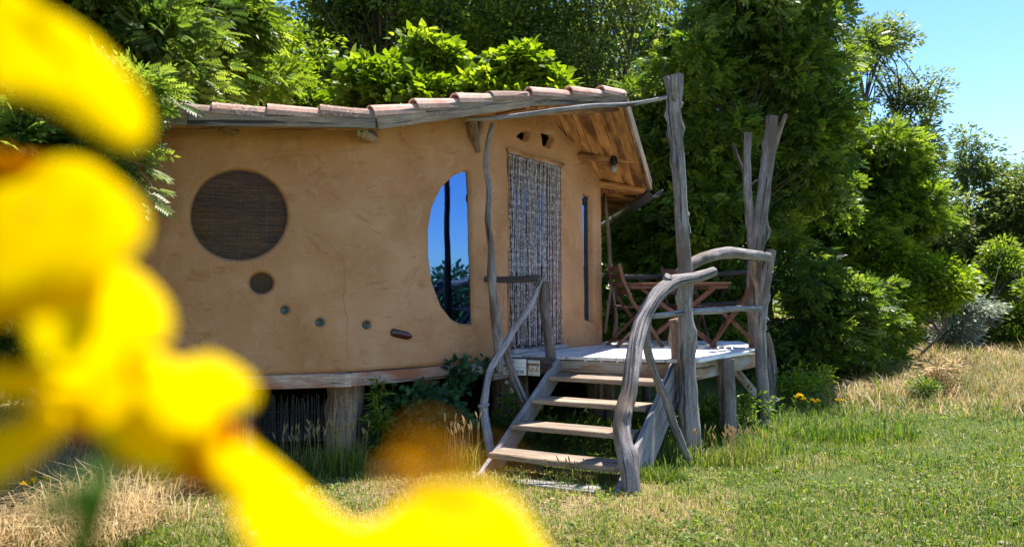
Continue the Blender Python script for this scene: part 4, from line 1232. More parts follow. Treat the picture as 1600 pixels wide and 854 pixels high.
def blob(px, py, D, rx, ry, rz):
    c = at(px, py, D); return (c.x, c.y, c.z, rx, ry, rz)
def bx_(px, D): return ((px - 800) / F * D, D)
PIN = leaf_pinnate(); PIN6 = leaf_pinnate(6, 0.27, 0.10); SIM = leaf_simple(); NAR = leaf_simple(0.22, 0.05); LOB = leaf_lobed()

# left edge: dark ash-like tree over the roof end, with a low hanging branch
tree('ash_tree', 'dark pinnate leaved tree at the left overhanging the roof end', (-4.6, 8.9), [blob(200, 60, 8.6, 1.5, 1.2, 1.3), blob(40, -40, 8.2, 1.6, 1.4, 1.5), blob(120, 230, 8.9, 1.2, 0.6, 1.2), blob(0, 200, 8.0, 1.3, 1.0, 1.5)],
     600, 22, PIN6, 0.26, 'leaf_dark', 0.14, seed=3, nl=60, rc=0.32)
tree('locust_tree', 'bright pinnate leaved tree lit above the left roof tiles', bx_(330, 10.6), [blob(340, 60, 10.2, 0.75, 0.7, 0.9), blob(300, 10, 10.2, 0.8, 0.7, 0.7), blob(390, 120, 10.4, 0.5, 0.6, 0.5)],
     110, 44, PIN6, 0.30, 'leaf_mid', 0.09, seed=4, nl=26, rc=0.40)
tree('ash_tree', 'dark ash sapling closing the view left of the cabin end', (-3.75, 5.0), [blob(40, 250, 4.9, 0.42, 0.3, 0.45), blob(130, 200, 4.95, 0.36, 0.25, 0.35), blob(170, 150, 5.0, 0.32, 0.25, 0.25), blob(-40, 420, 4.9, 0.45, 0.3, 0.6), blob(20, 520, 5.0, 0.25, 0.25, 0.35)],
     150, 34, PIN6, 0.17, 'leaf_dark', 0.05, seed=2, nl=40, rc=0.18, sub=0)
# the hanging branch in front of the wall
hb = thing('hanging_branch', 'sunlit leafy branch tip hanging before the cabin wall left of the round window', 'branch', at(150, 210, 5.0))
g_ = np.random.default_rng(11); o0 = np.array(hb.location)
cents = np.array([tuple(at(x, y, D)) for x, y, D in [(205, 262, 4.9), (225, 285, 4.9), (245, 262, 4.85), (250, 300, 4.85), (235, 315, 4.85), (215, 320, 4.9), (190, 290, 4.9), (262, 270, 4.8), (170, 260, 4.9), (262, 296, 4.8), (258, 318, 4.8)]])
dirs = np.array([1.0, -0.1, -0.35]) + g_.normal(size=(len(cents) * 2, 3)) * 0.25
P, Fa = spread_leaves(PIN6, np.repeat(cents, 2, 0) - o0 - np.array([0.08, 0, 0]), dirs, np.tile([0.1, -0.5, 1.0], (len(dirs), 1)) + g_.normal(size=dirs.shape) * 0.3, 0.15 + 0.05 * g_.random(len(dirs)))
mesh_obj('leaves', P, Fa, M['leaf_olive'], hb, tint=np.clip(np.repeat(0.75 + 0.2 * g_.normal(size=len(dirs)), len(PIN6[0])), 0, 1))['kind'] = 'stuff'
V, Fc, L = merge([tube_data([at(60, 120, 5.4) - hb.location, at(140, 200, 5.1) - hb.location, at(200, 255, 4.95) - hb.location, at(240, 290, 4.85) - hb.location], [0.014, 0.01, 0.007, 0.003], sides=6, step=0.1)]
                 + [tube_data([at(200, 255, 4.95) - hb.location, at(*p) - hb.location], [0.005, 0.002], sides=4, step=0.2) for p in ((205, 320, 4.88), (262, 266, 4.82), (258, 310, 4.82))])
mesh_obj('twig', V, Fc, M['treebark'], hb, lp=L, smooth=True)

# bright row just behind the roof
tree('elder_tree', 'light green small leaved tree behind the left roof tiles under the sky gap', bx_(440, 12.4), [blob(430, 120, 12.2, 1.1, 0.9, 0.75), blob(500, 150, 12.2, 0.9, 0.8, 0.7), blob(480, 90, 12.6, 0.55, 0.6, 0.5), blob(380, 170, 12.0, 0.9, 0.7, 0.8)],
     460, 60, SIM, 0.09, 'leaf_bright', 0.08, seed=5, nl=40, rc=0.27)
tree('maple_tree', 'lobed leaf maple behind the middle of the roof', bx_(590, 11.6), [blob(560, 150, 11.2, 0.9, 0.7, 0.45), blob(640, 130, 11.4, 0.8, 0.7, 0.6), blob(665, 90, 11.6, 0.35, 0.4, 0.45), blob(600, 200, 11.2, 1.0, 0.7, 0.7)],
     330, 34, LOB, 0.12, 'leaf_bright', 0.08, seed=6, nl=30, rc=0.24)
tree('maple_tree', 'bright maple rising just above the highest roof tiles', bx_(780, 11.6), [blob(740, 130, 11.2, 0.9, 0.7, 0.55), blob(800, 110, 11.4, 0.7, 0.7, 0.5), blob(860, 125, 11.4, 0.6, 0.6, 0.45), blob(780, 190, 11.2, 1.2, 0.7, 0.7)],
     380, 34, LOB, 0.12, 'leaf_bright', 0.08, seed=7, nl=30, rc=0.24, group=None)
tree('oak_tree', 'dark broad tree behind the roof with shadowed hollow crown', bx_(600, 16), [blob(560, -30, 15.5, 2.0, 1.5, 1.6), blob(690, 20, 15.2, 1.6, 1.3, 1.3), blob(600, 130, 16, 2.2, 1.2, 1.3), blob(530, 60, 16, 1.2, 1.2, 1.6)],
     620, 40, SIM, 0.14, 'leaf_dark', 0.24, seed=8, nl=90, rc=0.36, gap=0.2)
tree('oak_tree', 'tall green tree with bright leaf sprays above the roof peak', bx_(800, 17), [blob(730, 40, 15.8, 1.3, 1.2, 1.0), blob(820, 60, 15.4, 1.5, 1.2, 1.1), blob(780, -60, 16, 2.0, 1.5, 1.5), blob(840, 170, 16, 2.0, 1.2, 1.3)],
     760, 40, SIM, 0.14, 'leaf_mid', 0.22, seed=9, nl=90, rc=0.34, gap=0.1)
tree('poplar_tree', 'pale airy tree with thin stems between the roof peak and the tall pole', bx_(950, 15), [blob(940, 60, 14.6, 1.3, 1.0, 1.3), blob(960, -60, 14.8, 1.6, 1.2, 1.3), blob(900, 150, 14.6, 1.1, 1.0, 1.0), blob(1000, 260, 14.8, 1.2, 0.9, 2.2)],
     330, 80, SIM, 0.10, 'leaf_olive', 0.16, seed=10, nl=60, rc=0.5, stems=2)
tree('ash_tree', 'bright leaved tree seen between the cabin corner and the tall pole', bx_(1010, 12.6), [blob(1000, 200, 12.2, 0.9, 0.7, 1.0), blob(1000, 330, 12.2, 0.9, 0.7, 1.0), blob(990, 430, 12.0, 0.9, 0.6, 0.8), blob(1060, 500, 11.9, 1.0, 0.5, 0.7)],
     420, 26, PIN, 0.20, 'leaf_mid', 0.10, seed=12, nl=40, rc=0.26)
# the big dark tree right of the deck
tree('walnut_tree', 'big dense dark green tree rising behind the deck beyond the frame top', bx_(1190, 12.8),
     [blob(1120, 60, 12.6, 1.7, 1.2, 1.5), blob(1230, 20, 12.6, 1.3, 1.2, 1.5), blob(1170, -90, 12.8, 1.6, 1.3, 1.2), blob(1110, 250, 12.4, 1.2, 1.0, 1.2), blob(1210, 220, 12.2, 1.2, 1.0, 1.4), blob(1170, 380, 12.2, 1.3, 0.9, 1.3), blob(1280, 330, 12.6, 0.9, 0.8, 1.2)],
     1080, 22, PIN, 0.19, 'leaf_dark', 0.2, seed=13, nl=110, rc=0.27, sub=6)
tree('ash_tree', 'slender light green ash seen through the gap beside the tall pole', bx_(1120, 11.6), [blob(1090, 120, 11.3, 0.7, 0.5, 0.7), blob(1120, 230, 11.2, 0.8, 0.5, 0.6), blob(1100, 330, 11.2, 0.8, 0.5, 0.6), blob(1230, 110, 11.4, 0.6, 0.5, 0.6), blob(1270, 210, 11.4, 0.6, 0.5, 0.8)],
     260, 18, PIN, 0.18, 'leaf_mid', 0.05, seed=27, nl=60, rc=0.24, sub=0)
tree('walnut_bush', 'dark low bush filling the shade right of the corner post', bx_(1240, 12.2), [blob(1230, 480, 12.0, 1.0, 0.6, 0.9), blob(1290, 540, 12.0, 0.9, 0.5, 0.55), blob(1150, 520, 12.0, 0.9, 0.5, 0.7), blob(1320, 470, 12.4, 0.6, 0.5, 0.9)],
     380, 28, PIN, 0.17, 'leaf_dark', 0.07, seed=14, nl=30, rc=0.26, cat='bush', stems=3)
# right side
tree('ash_tree', 'green tree with light tips right of the big dark tree', bx_(1320, 15), [blob(1310, 290, 14.6, 1.1, 1.0, 1.2), blob(1275, 130, 14.8, 0.7, 0.8, 1.2), blob(1350, 350, 14.2, 1.1, 0.9, 1.1), blob(1300, 400, 14.2, 1.1, 0.8, 1.2)],
     800, 24, PIN, 0.20, 'leaf_mid', 0.14, seed=15, nl=70, rc=0.27, sub=6)
tree('elm_tree', 'tall airy tree with bare dark limbs against the blue sky', bx_(1395, 19), [blob(1370, 70, 18.6, 0.9, 0.8, 0.8), blob(1430, 150, 18.6, 0.85, 0.7, 0.7), blob(1400, 230, 18.6, 1.1, 0.9, 1.0), blob(1420, 350, 18.6, 1.5, 0.9, 1.3), blob(1450, 250, 18.4, 0.5, 0.6, 0.6)],
     560, 50, SIM, 0.11, 'leaf_olive', 0.16, seed=16, nl=110, rc=0.27, stems=3, shell=0.3, sub=0)
tree('elm_tree', 'thin topped tree standing lower against the sky at the right', bx_(1520, 20), [blob(1515, 225, 19.6, 0.5, 0.5, 0.5), blob(1460, 290, 19.6, 0.7, 0.6, 0.7), blob(1570, 300, 19.6, 0.8, 0.6, 0.7), blob(1525, 270, 19.6, 0.8, 0.8, 0.6), blob(1480, 350, 19.2, 1.2, 1.0, 1.0), blob(1560, 360, 19.2, 1.2, 1.0, 0.9), blob(1520, 440, 19, 1.8, 1.0, 1.2), blob(1430, 420, 19, 1.2, 0.9, 1.2)],
     900, 44, SIM, 0.12, 'leaf_olive', 0.14, seed=17, nl=90, rc=0.30, shell=0.3, sub=0)
tree('elm_tree', 'olive green tree cut by the right frame edge', bx_(1610, 19), [blob(1610, 320, 18.6, 0.9, 0.9, 0.8), blob(1600, 430, 18.6, 1.2, 1.0, 1.3), blob(1680, 300, 18.6, 1.6, 1.2, 1.4)],
     460, 50, SIM, 0.12, 'leaf_olive', 0.16, seed=18, nl=60, rc=0.34, sub=0)
tree('hazel_bush', 'bright sunlit green bush at the edge of the dry grass', bx_(1400, 14), [blob(1400, 410, 13.8, 1.1, 0.8, 0.7), blob(1450, 450, 13.8, 0.8, 0.7, 0.6), blob(1370, 480, 13.6, 1.0, 0.7, 0.8), blob(1340, 540, 13.2, 0.7, 0.5, 0.45)],
     480, 56, SIM, 0.10, 'leaf_bright', 0.06, seed=19, nl=50, rc=0.28, cat='bush', stems=4)
tree('hazel_bush', 'silvery leaved bush behind the bright one', bx_(1500, 16), [blob(1500, 500, 15.8, 0.9, 0.6, 0.55), blob(1540, 480, 16, 0.6, 0.6, 0.5)],
     110, 80, SIM, 0.09, 'leaf_silver', 0.04, seed=20, nl=30, rc=0.3, cat='bush', stems=4)
tree('hazel_bush', 'dark bush at the right edge behind the dry grass', bx_(1590, 16), [blob(1580, 480, 16, 0.7, 0.6, 0.8), blob(1620, 510, 15.6, 0.7, 0.6, 0.6), blob(1560, 420, 17, 0.9, 0.7, 0.8)],
     180, 76, SIM, 0.10, 'leaf_mid', 0.05, seed=21, nl=30, rc=0.34, cat='bush', stems=3)
# beyond the frame at the right: the line of trees the window glass mirrors
tree('oak_bush', 'low broad bush out of frame to the right mirrored in the half moon window', (15, 3.5), [(15, 3.5, 1.2, 1.6, 2.6, 1.2), (14.5, 1.0, 1.0, 1.4, 1.8, 1.0), (15.5, 6, 1.3, 1.6, 2.0, 1.3)],
     200, 40, SIM, 0.20, 'leaf_ivy', 0.15, seed=22, nl=30, rc=0.6)
tree('oak_tree', 'broad tree out of frame to the left of the cabin', (-9.5, 9), [(-9.5, 9, 3.5, 2.6, 2.2, 2.8), (-7.0, 10.5, 2.4, 1.8, 1.6, 2.2)],
     200, 50, SIM, 0.20, 'leaf_dark', 0.2, seed=23, nl=30, rc=0.6)
tree('oak_tree', 'large tree added out of frame left of the camera to shade the left wall', (-5.2, 0.8), [(-5.2, 0.8, 3.6, 2.4, 2.2, 2.2), (-4.2, 2.6, 4.4, 1.4, 1.2, 1.2)],  # unseen tree, added to darken the left stretch of wall
     260, 40, SIM, 0.20, 'leaf_dark', 0.2, seed=24, nl=30, rc=0.55)
# far wood: one mass of leaves behind everything
bl = []
for px, py, D, rx, rz in [(60, 200, 22, 4, 4), (180, 20, 24, 4, 3), (560, 200, 24, 4, 3.4), (620, 0, 26, 3.2, 3.5), (760, 60, 25, 3.5, 3.5), (900, 160, 24, 3.5, 3.2), (1080, 100, 25, 4, 3.6), (1040, 330, 22, 3, 2.6), (1180, 300, 22, 3.4, 3), (1260, 260, 24, 1.8, 2.6), (1330, 380, 24, 2.6, 1.9), (1450, 440, 26, 3, 1.6), (1600, 430, 26, 3.5, 1.7), (1750, 400, 26, 3.5, 2), (320, 180, 24, 2.5, 2.2), (420, 220, 24, 2, 2)]:
    bl.append(blob(px, py, D, rx, 1.6, rz))
P, Fa, tint, cc = crown(bl, 1500, 44, SIM, 0.34, rc=0.95, seed=31, shell=0.3, flat=0.8, sub=0)
tag(mesh_obj('distant_wood', P, Fa, M['leaf_dark'], tint=tint), kind='stuff')
# undergrowth closing the view below the far crowns
bl = [blob(px, 500, D, 3.2, 1.0, 1.3) for px, D in ((-200, 19), (100, 19), (400, 18.5), (650, 18), (850, 17), (1000, 16.5), (1150, 17), (1300, 18), (1480, 24), (1650, 22))]
P, Fa, tint, cc = crown(bl, 620, 46, SIM, 0.2, rc=0.7, seed=32, shell=0.2, flat=0.8, sub=0)
tag(mesh_obj('undergrowth', P, Fa, M['leaf_mid'], tint=tint), kind='stuff')

# ---------------- grass ----------------
def blades(n, sampler, h0, h1, w, mat, name, bend=0.5, seed=1, tintf=None, kind='stuff', parent=None, origin=None):
    g = np.random.default_rng(seed)
    pts = sampler(n, g); n = len(pts)
    z = np.array([gz(x, y) for x, y in pts])
    hf = np.array([0.75 + 0.6 * fbm(x * 1.7, y * 1.7, 2.0, 2) for x, y in pts])
    h = (h0 + (h1 - h0) * g.random(n) ** 1.7) * np.clip(hf, 0.35, 1.5)
    th = g.random(n) * math.tau; dx = np.cos(th); dy = np.sin(th)
    be = bend * (0.3 + g.random(n)); ww = w * (0.6 + 0.8 * g.random(n)) / 2
    th2 = th + math.pi / 2 + g.normal(size=n) * 0.5
    sx = np.cos(th2) * ww; sy = np.sin(th2) * ww
    x, y = pts[:, 0], pts[:, 1]
    b0 = np.stack([x - sx, y - sy, z - 0.01], 1); b1 = np.stack([x + sx, y + sy, z - 0.01], 1)
    mx = x + dx * be * h * 0.35; my = y + dy * be * h * 0.35; mz = z + h * 0.62
    m0 = np.stack([mx - sx * .8, my - sy * .8, mz], 1); m1 = np.stack([mx + sx * .8, my + sy * .8, mz], 1)
    tx = x + dx * be * h; ty = y + dy * be * h; tz = z + h * (1 - 0.25 * be)
    t0 = np.stack([tx - sx * .12, ty - sy * .12, tz], 1); t1 = np.stack([tx + sx * .12, ty + sy * .12, tz], 1)
    V = np.stack([b0, b1, m1, m0, t1, t0], 1).reshape(-1, 3)
    if origin is not None: V = V - np.array(origin)
    f = np.array([(0, 1, 2, 3), (3, 2, 4, 5)]); Fa = (f[None] + (np.arange(n) * 6)[:, None, None]).reshape(-1, 4)
    t = np.array([tintf(a, b) for a, b in pts]) if tintf else np.full(n, 0.5)
    t = np.clip(t + g.normal(size=n) * 0.16, 0, 1)
    o = mesh_obj(name, V, Fa, M[mat], parent, tint=np.repeat(t, 6))
    if kind: o['kind'] = kind
    return o
def inside_house(x, y):
    q = False; n = len(plan) - 1
    for i in range(n):
        a, b = plan[i], plan[i + 1]
        if (a.y > y) != (b.y > y) and x < (b.x - a.x) * (y - a.y) / (b.y - a.y) + a.x: q = not q
    return q
def lawn_sampler(d0, d1, xl=-0.78, xr=0.78, p=1.0, cond=None):
    def f(n, g):
        D = d0 * (d1 / d0) ** (g.random(n) ** p); X = (xl + (xr - xl) * g.random(n)) * D
        pts = np.stack([X, D], 1)
        k = np.array([(not inside_house(a, b)) and (cond is None or cond(a, b)) for a, b in pts])
        return pts[k]
    return f
lawn_t = lambda x, y: 0.20 + 0.45 * dryness(x, y) + 0.5 * mnoise.noise(Vector((x * 1.5, y * 1.5, 6))) + 0.25 * mnoise.noise(Vector((x * 5, y * 5, 2)))
def sparse(x, y):
    return mnoise.noise(Vector((x * 2.3, y * 2.3, 4))) > -0.9 + 1.1 * dryness(x, y)
blades(120000, lawn_sampler(3.9, 12.5, p=1.1), 0.02, 0.065, 0.006, 'grass', 'lawn', 0.7, 41, lawn_t)
blades(45000, lawn_sampler(3.9, 15, p=1.0, cond=sparse), 0.04, 0.12, 0.006, 'grass', 'long_grass', 0.8, 42, lambda x, y: 0.12 + 0.5 * dryness(x, y))
def clumpy(x, y): return mnoise.noise(Vector((x * 2.6, y * 2.6, 9))) > 0.22
blades(26000, lawn_sampler(3.9, 11, p=1.0, cond=clumpy), 0.05, 0.15, 0.008, 'grass', 'lawn_clumps', 0.9, 48, lambda x, y: 0.30 + 0.5 * mnoise.noise(Vector((x * 1.1, y * 1.1, 3))))
blades(22000, lawn_sampler(3.9, 11, p=1.0), 0.02, 0.08, 0.005, 'straw', 'dry_flecks', 1.5, 49, lambda x, y: 0.55)
# low broad-leaved weeds and clover in the turf
g_ = np.random.default_rng(77); cp = []
while len(cp) < 420:
    D_ = 3.9 * (11 / 3.9) ** g_.random(); x_ = (g_.random() * 1.5 - 0.75) * D_
    if not inside_house(x_, D_) and mnoise.noise(Vector((x_ * 0.9, D_ * 0.9, 12))) > 0.0: cp.append((x_, D_, gz(x_, D_)))
cp = np.array(cp); pp = np.repeat(cp, 26, 0) + np.concatenate([g_.normal(size=(len(cp) * 26, 2)) * 0.055, g_.random((len(cp) * 26, 1)) * 0.035 + 0.005], 1)
dd = g_.normal(size=pp.shape) * np.array([1, 1, 0.3]); P, Fa = spread_leaves(LOB, pp, dd, g_.normal(size=pp.shape) * 0.3 + np.array([0, 0, 1.0]), 0.016 + 0.016 * g_.random(len(pp)))
tag(mesh_obj('clover', P, Fa, M['leaf_mid'], tint=np.clip(np.repeat(0.55 + 0.25 * g_.normal(size=len(pp)), len(LOB[0])), 0, 1)), kind='stuff')
# fallen dry leaves and bits
cp = np.stack([(g_.random(1500) * 1.5 - 0.75), np.zeros(1500), np.zeros(1500)], 1); D_ = 3.9 * (10 / 3.9) ** g_.random(1500); cp[:, 0] *= D_; cp[:, 1] = D_
cp[:, 2] = [gz(a, b) + 0.02 for a, b in cp[:, :2]]
P, Fa = spread_leaves(SIM, cp, g_.normal(size=cp.shape) * np.array([1, 1, 0.2]), g_.normal(size=cp.shape) * 0.4 + np.array([0, 0, 1.0]), 0.02 + 0.025 * g_.random(1500))
tag(mesh_obj('leaf_litter', P, Fa, M['straw'], tint=np.clip(np.repeat(0.35 + 0.3 * g_.normal(size=1500), 4), 0, 1)), kind='stuff')
# tall green weeds along the deck, the posts and the tree foot
def near_deck(x, y):
    lo_ = 5.75 + 0.32 * (x - 1.2); hi_ = 7.8 + 0.55 * (x - 1.2)
    if not (1.15 < x < 4.6 and y < hi_): return False
    e = min((y - lo_) / 0.9, (4.6 - x) / 1.8)
    return e > 1.6 * rnd.random() + 1.2 * mnoise.noise(Vector((x * 2, y * 2, 0)))
blades(15000, lawn_sampler(5.6, 10.5, 0.12, 0.55, cond=near_deck), 0.06, 0.26, 0.010, 'grass', 'tall_weeds', 0.7, 43, lambda x, y: 0.14 + 0.35 * max(0, fbm(x * 2, y * 2)))
def under_h(x, y): return (-0.6 < x < 2.6 and 6.9 < y < 9.5) and not inside_house(x, y)
blades(3500, lawn_sampler(6.9, 9.5, -0.1, 0.35, cond=under_h), 0.06, 0.24, 0.009, 'grass', 'shade_weeds', 0.7, 44, lambda x, y: 0.15)
# dry straw: right meadow and the left corner
def dry_right(x, y): return x > 3.9 + 0.1 * (y - 9) + rnd.random() and y > 8.4 + 1.3 * fbm(x * .8, y * .8) + 2.6 * rnd.random() ** 1.3 - 0.1 * (x - 5)
blades(42000, lawn_sampler(8.2, 21, 0.30, 0.80, cond=dry_right), 0.08, 0.42, 0.010, 'straw', 'dry_meadow', 1.4, 45, lambda x, y: 0.22 + 0.8 * fbm(x * 1.0, y * 1.0, 7.0))
def mdw(x, y): return x > 4.2 and y > 8.8 and fbm(x * 0.8, y * 0.8, 3.0) > 0.0
blades(9000, lawn_sampler(8.6, 20, 0.32, 0.80, cond=mdw), 0.10, 0.40, 0.011, 'grass', 'meadow_weeds', 0.8, 50, lambda x, y: 0.3)
def dry_left(x, y): return x < -2.05 + 0.3 * fbm(x * 2, y * 2) and y < 6.2
blades(9000, lawn_sampler(3.9, 6.3, -0.8, -0.42, cond=dry_left), 0.10, 0.42, 0.006, 'straw', 'straw_heap', 1.3, 46, lambda x, y: 0.65)
def front_dry(x, y): return -2.2 < x < 1.6 and 4.2 < y < 6.3
blades(14000, lawn_sampler(4.1, 6.2, -0.42, 0.3, cond=front_dry), 0.015, 0.07, 0.005, 'straw', 'dry_turf', 1.2, 47, lambda x, y: 0.6)

def tuft(name, label, cx, cy, r, n, h0, h1, w, mat, t, seed, heads=0, cat='grass tuft', group=None):
    root = thing(name, label, cat, (cx, cy, gz(cx, cy)), group)
    def smp(n_, g):
        a = g.random(n_) * math.tau; q = r * np.sqrt(g.random(n_)); return np.stack([cx + np.cos(a) * q, cy + np.sin(a) * q * 0.6], 1)
    blades(n, smp, h0, h1, w, mat, 'blades', 0.55, seed, lambda x, y: t, kind='stuff', parent=root, origin=root.location)
    if heads:
        g = random.Random(seed); parts = []
        for i in range(heads):
            a = g.random() * math.tau; q = r * g.random(); b = Vector((math.cos(a) * q, math.sin(a) * q * 0.6, 0)); h = g.uniform(h1 * 0.8, h1 * 1.15)
            tp_ = b + Vector((g.uniform(-.06, .06), g.uniform(-.04, .04), h)); dr = Vector((g.uniform(-.03, .03), g.uniform(-.02, .02), 0.05))
            parts.append(tube_data([b, b.lerp(tp_, 0.6), tp_], [0.0018, 0.0015, 0.001], sides=4, step=0.2, rough=0, cap=False))
            parts.append(tube_data([tp_, tp_ + dr * 0.5, tp_ + dr], [0.003, 0.0065, 0.002], sides=6, step=0.01, rough=0.2))
        V, Fc, L = merge(parts); o = mesh_obj('seed_heads', V, Fc, M['straw'], root, lp=L, tint=np.full(len(V), 0.25 if t < 0.4 else 0.7)); o['kind'] = 'stuff'
    return root
def gp(px, D): return ((px - 800) / F * D, D)
tuft('grass_tuft', 'tall green wild barley tuft before the front stump footing', *gp(520, 5.65), 0.26, 900, 0.10, 0.34, 0.008, 'grass', 0.22, 51, 46)
tuft('grass_tuft', 'small green barley tuft left of the reed screen', *gp(455, 5.7), 0.16, 300, 0.08, 0.28, 0.008, 'grass', 0.25, 52, 18)
tuft('grass_tuft', 'pale feathery grass tuft at the foot of the curved rail', *gp(722, 5.95), 0.17, 260, 0.10, 0.36, 0.006, 'grass', 0.55, 53, 26)
tuft('grass_tuft', 'thin green sprigs under the bottom stair tread', *gp(880, 5.5), 0.22, 120, 0.05, 0.16, 0.006, 'grass', 0.3, 54, 10)
tuft('grass_tuft', 'green clump at the foot of the bent log', *gp(1030, 5.7), 0.22, 700, 0.06, 0.20, 0.008, 'grass', 0.2, 55, 0)
tuft('grass_tuft', 'brownish seeding clump right of the tall pole', *gp(1140, 6.3), 0.34, 800, 0.06, 0.24, 0.006, 'grass', 0.42, 56, 40)
tuft('grass_tuft', 'blue green broad bladed clump on the lawn right', *gp(1300, 7.4), 0.45, 900, 0.05, 0.14, 0.010, 'grass', 0.05, 57, 0)

def leafy(name, label, cat, px, D, blobs_, ncl, per, tmpl, size, mat, seed, rc=0.08, group=None, stems=6, flowers=None, fl_r=0.018):
    x, y = gp(px, D); root = thing(name, label, cat, (x, y, gz(x, y)), group)
    bl = [(x + b[0], y + b[1], gz(x, y) + b[2], b[3], b[4], b[5]) for b in blobs_]
    g = np.random.default_rng(seed)
    P, Fa, tint, cc = crown2(bl, ncl, per, tmpl, size, rc, seed)
    mesh_obj('leaves', P - np.array(root.location), Fa, M[mat], root, tint=tint)['kind'] = 'stuff'
    parts = []
    for i in range(stems):
        c = Vector(cc[int(g.random() * len(cc))]) - root.location
        parts.append(tube_data([Vector((c.x * 0.2, c.y * 0.2, 0)), Vector((c.x * 0.6, c.y * 0.6, c.z * 0.6)), c], [0.006, 0.004, 0.002], sides=5, step=0.1, cap=False))
    V, Fc, L = merge(parts); mesh_obj('stems', V, Fc, M['stem'], root, lp=L, tint=np.full(len(V), 0.4))['kind'] = 'stuff'
    return root, cc
def crown2(bl, ncl, per, tmpl, size, rc, seed):
    return crown(bl, ncl, per, tmpl, size, rc=rc, seed=seed, shell=0.3, flat=0.9, droop=0.1, sub=0)
leafy('ivy_plant', 'dark ivy mound climbing the stump under the cabin', 'plant', 650, 6.50, [(0, 0, 0.32, 0.36, 0.2, 0.28), (0.25, 0, 0.28, 0.25, 0.15, 0.24), (-0.25, -0.05, 0.22, 0.2, 0.15, 0.2), (0.36, 0.25, 0.62, 0.10, 0.08, 0.16), (0.5, 0.3, 0.74, 0.2, 0.05, 0.05)], 170, 16, LOB, 0.065, 'leaf_ivy', 61, 0.09, stems=12)
leafy('tall_weed', 'single tall upright leafy weed beside the front stump footing', 'plant', 592, 6.2, [(0, 0, 0.55, 0.045, 0.045, 0.24), (0, 0, 0.3, 0.09, 0.06, 0.2)], 40, 9, NAR, 0.075, 'leaf_mid', 62, 0.05, stems=5)
leafy('nettle_plant', 'dark leafy plants in the shade behind the stair treads', 'plant', 905, 7.0, [(0, 0, 0.16, 0.5, 0.2, 0.14), (-0.35, 0.1, 0.2, 0.2, 0.15, 0.16)], 70, 14, SIM, 0.07, 'leaf_mid', 63, 0.08, stems=12)
leafy('nettle_plant', 'leafy plants with small pale blooms left of the stairs under the curved rail', 'plant', 790, 6.9, [(0, 0, 0.2, 0.24, 0.15, 0.2), (0.08, 0, 0.45, 0.12, 0.1, 0.12)], 50, 12, SIM, 0.055, 'leaf_mid', 64, 0.07, stems=12)
leafy('nettle_plant', 'green leafy growth in the shade under the deck right side', 'plant', 1100, 7.6, [(0, 0, 0.2, 0.5, 0.3, 0.2), (0.5, 0.3, 0.22, 0.3, 0.3, 0.2)], 90, 16, SIM, 0.06, 'leaf_mid', 65, 0.09, stems=12)
leafy('juniper_shrub', 'small dark round shrub standing alone in the lawn at the right', 'shrub', 1443, 9.6, [(0, 0, 0.2, 0.2, 0.18, 0.22)], 60, 26, NAR, 0.06, 'leaf_dark', 66, 0.08, stems=8)
leafy('weed_clump', 'reddish brown seeding weed clump beside the dark shrub', 'plant', 1470, 10.4, [(0, 0, 0.3, 0.3, 0.2, 0.28)], 60, 18, NAR, 0.08, 'straw', 67, 0.1, stems=14)
leafy('weed_clump', 'leafy bramble at the edge of the shade right of the corner post', 'plant', 1225, 9.5, [(0, 0, 0.22, 0.5, 0.3, 0.24), (0.4, 0.2, 0.3, 0.3, 0.3, 0.22)], 120, 18, SIM, 0.06, 'leaf_bright', 68, 0.09, stems=14)

# little yellow wildflowers at the right, one plant each
def wildflower(px, py, D, label, n, seed, mat='flower_small'):
    x, y = gp(px, D); g = random.Random(seed); z0 = gz(x, y); H = at(px, py, D).z - z0
    root = thing('wildflower', label, 'flower', (x, y, z0), 'yellow wildflowers by the shaded bush' if D > 8 else None)
    parts = []; pv = []; pf = []
    for i in range(n):
        tp_ = Vector((g.uniform(-.05, .05), g.uniform(-.04, .04), H * g.uniform(0.85, 1.0)))
        parts.append(tube_data([Vector((0, 0, 0)), tp_ * 0.5 + Vector((0.01, 0, 0)), tp_], [0.003, 0.0025, 0.002], sides=4, step=0.2, cap=False))
        fl = mesh_obj('bloom', *bloom_mesh(tp_, g), M[mat], root); 
    V, Fc, L = merge(parts); mesh_obj('stems', V, Fc, M['stem'], root, lp=L, tint=np.full(len(V), 0.5))['kind'] = 'stuff'
    pos = np.array([(g.uniform(-.03, .03), g.uniform(-.03, .03), H * g.uniform(0.1, 0.9)) for _ in range(26)]); dd = np.array([(g.uniform(-1, 1), g.uniform(-1, 1), 0.3) for _ in range(26)])
    P, Fa = spread_leaves(SIM, pos, dd, np.tile([0, 0, 1.0], (26, 1)), np.full(26, 0.05)); mesh_obj('leaves', P, Fa, M['leaf_bright'], root, tint=np.full(len(P), 0.5))['kind'] = 'stuff'
def bloom_mesh(c, g):
    V = []; Fc = []
    for i in range(14):
        a = g.random() * math.tau; e = g.uniform(0.1, 1.3); d = Vector((math.cos(a) * math.cos(e), math.sin(a) * math.cos(e), math.sin(e))); s_ = Vector((-math.sin(a), math.cos(a), 0)); b = len(V); L_ = g.uniform(0.028, 0.048)
        V += [c, c + d * L_ * .5 + s_ * L_ * .3, c + d * L_, c + d * L_ * .5 - s_ * L_ * .3]; Fc.append((b, b + 1, b + 2, b + 3))
    return V, Fc
for i, (px, py, lab) in enumerate(((1243, 616, 'yellow wildflower nearest the corner post'), (1257, 622, 'yellow wildflower second from the corner post'), (1274, 626, 'low yellow wildflower between the two pairs'), (1309, 625, 'yellow wildflower furthest from the corner post'))):
    wildflower(px, py, 8.7 + 0.05 * i, lab, 4, 70 + i)
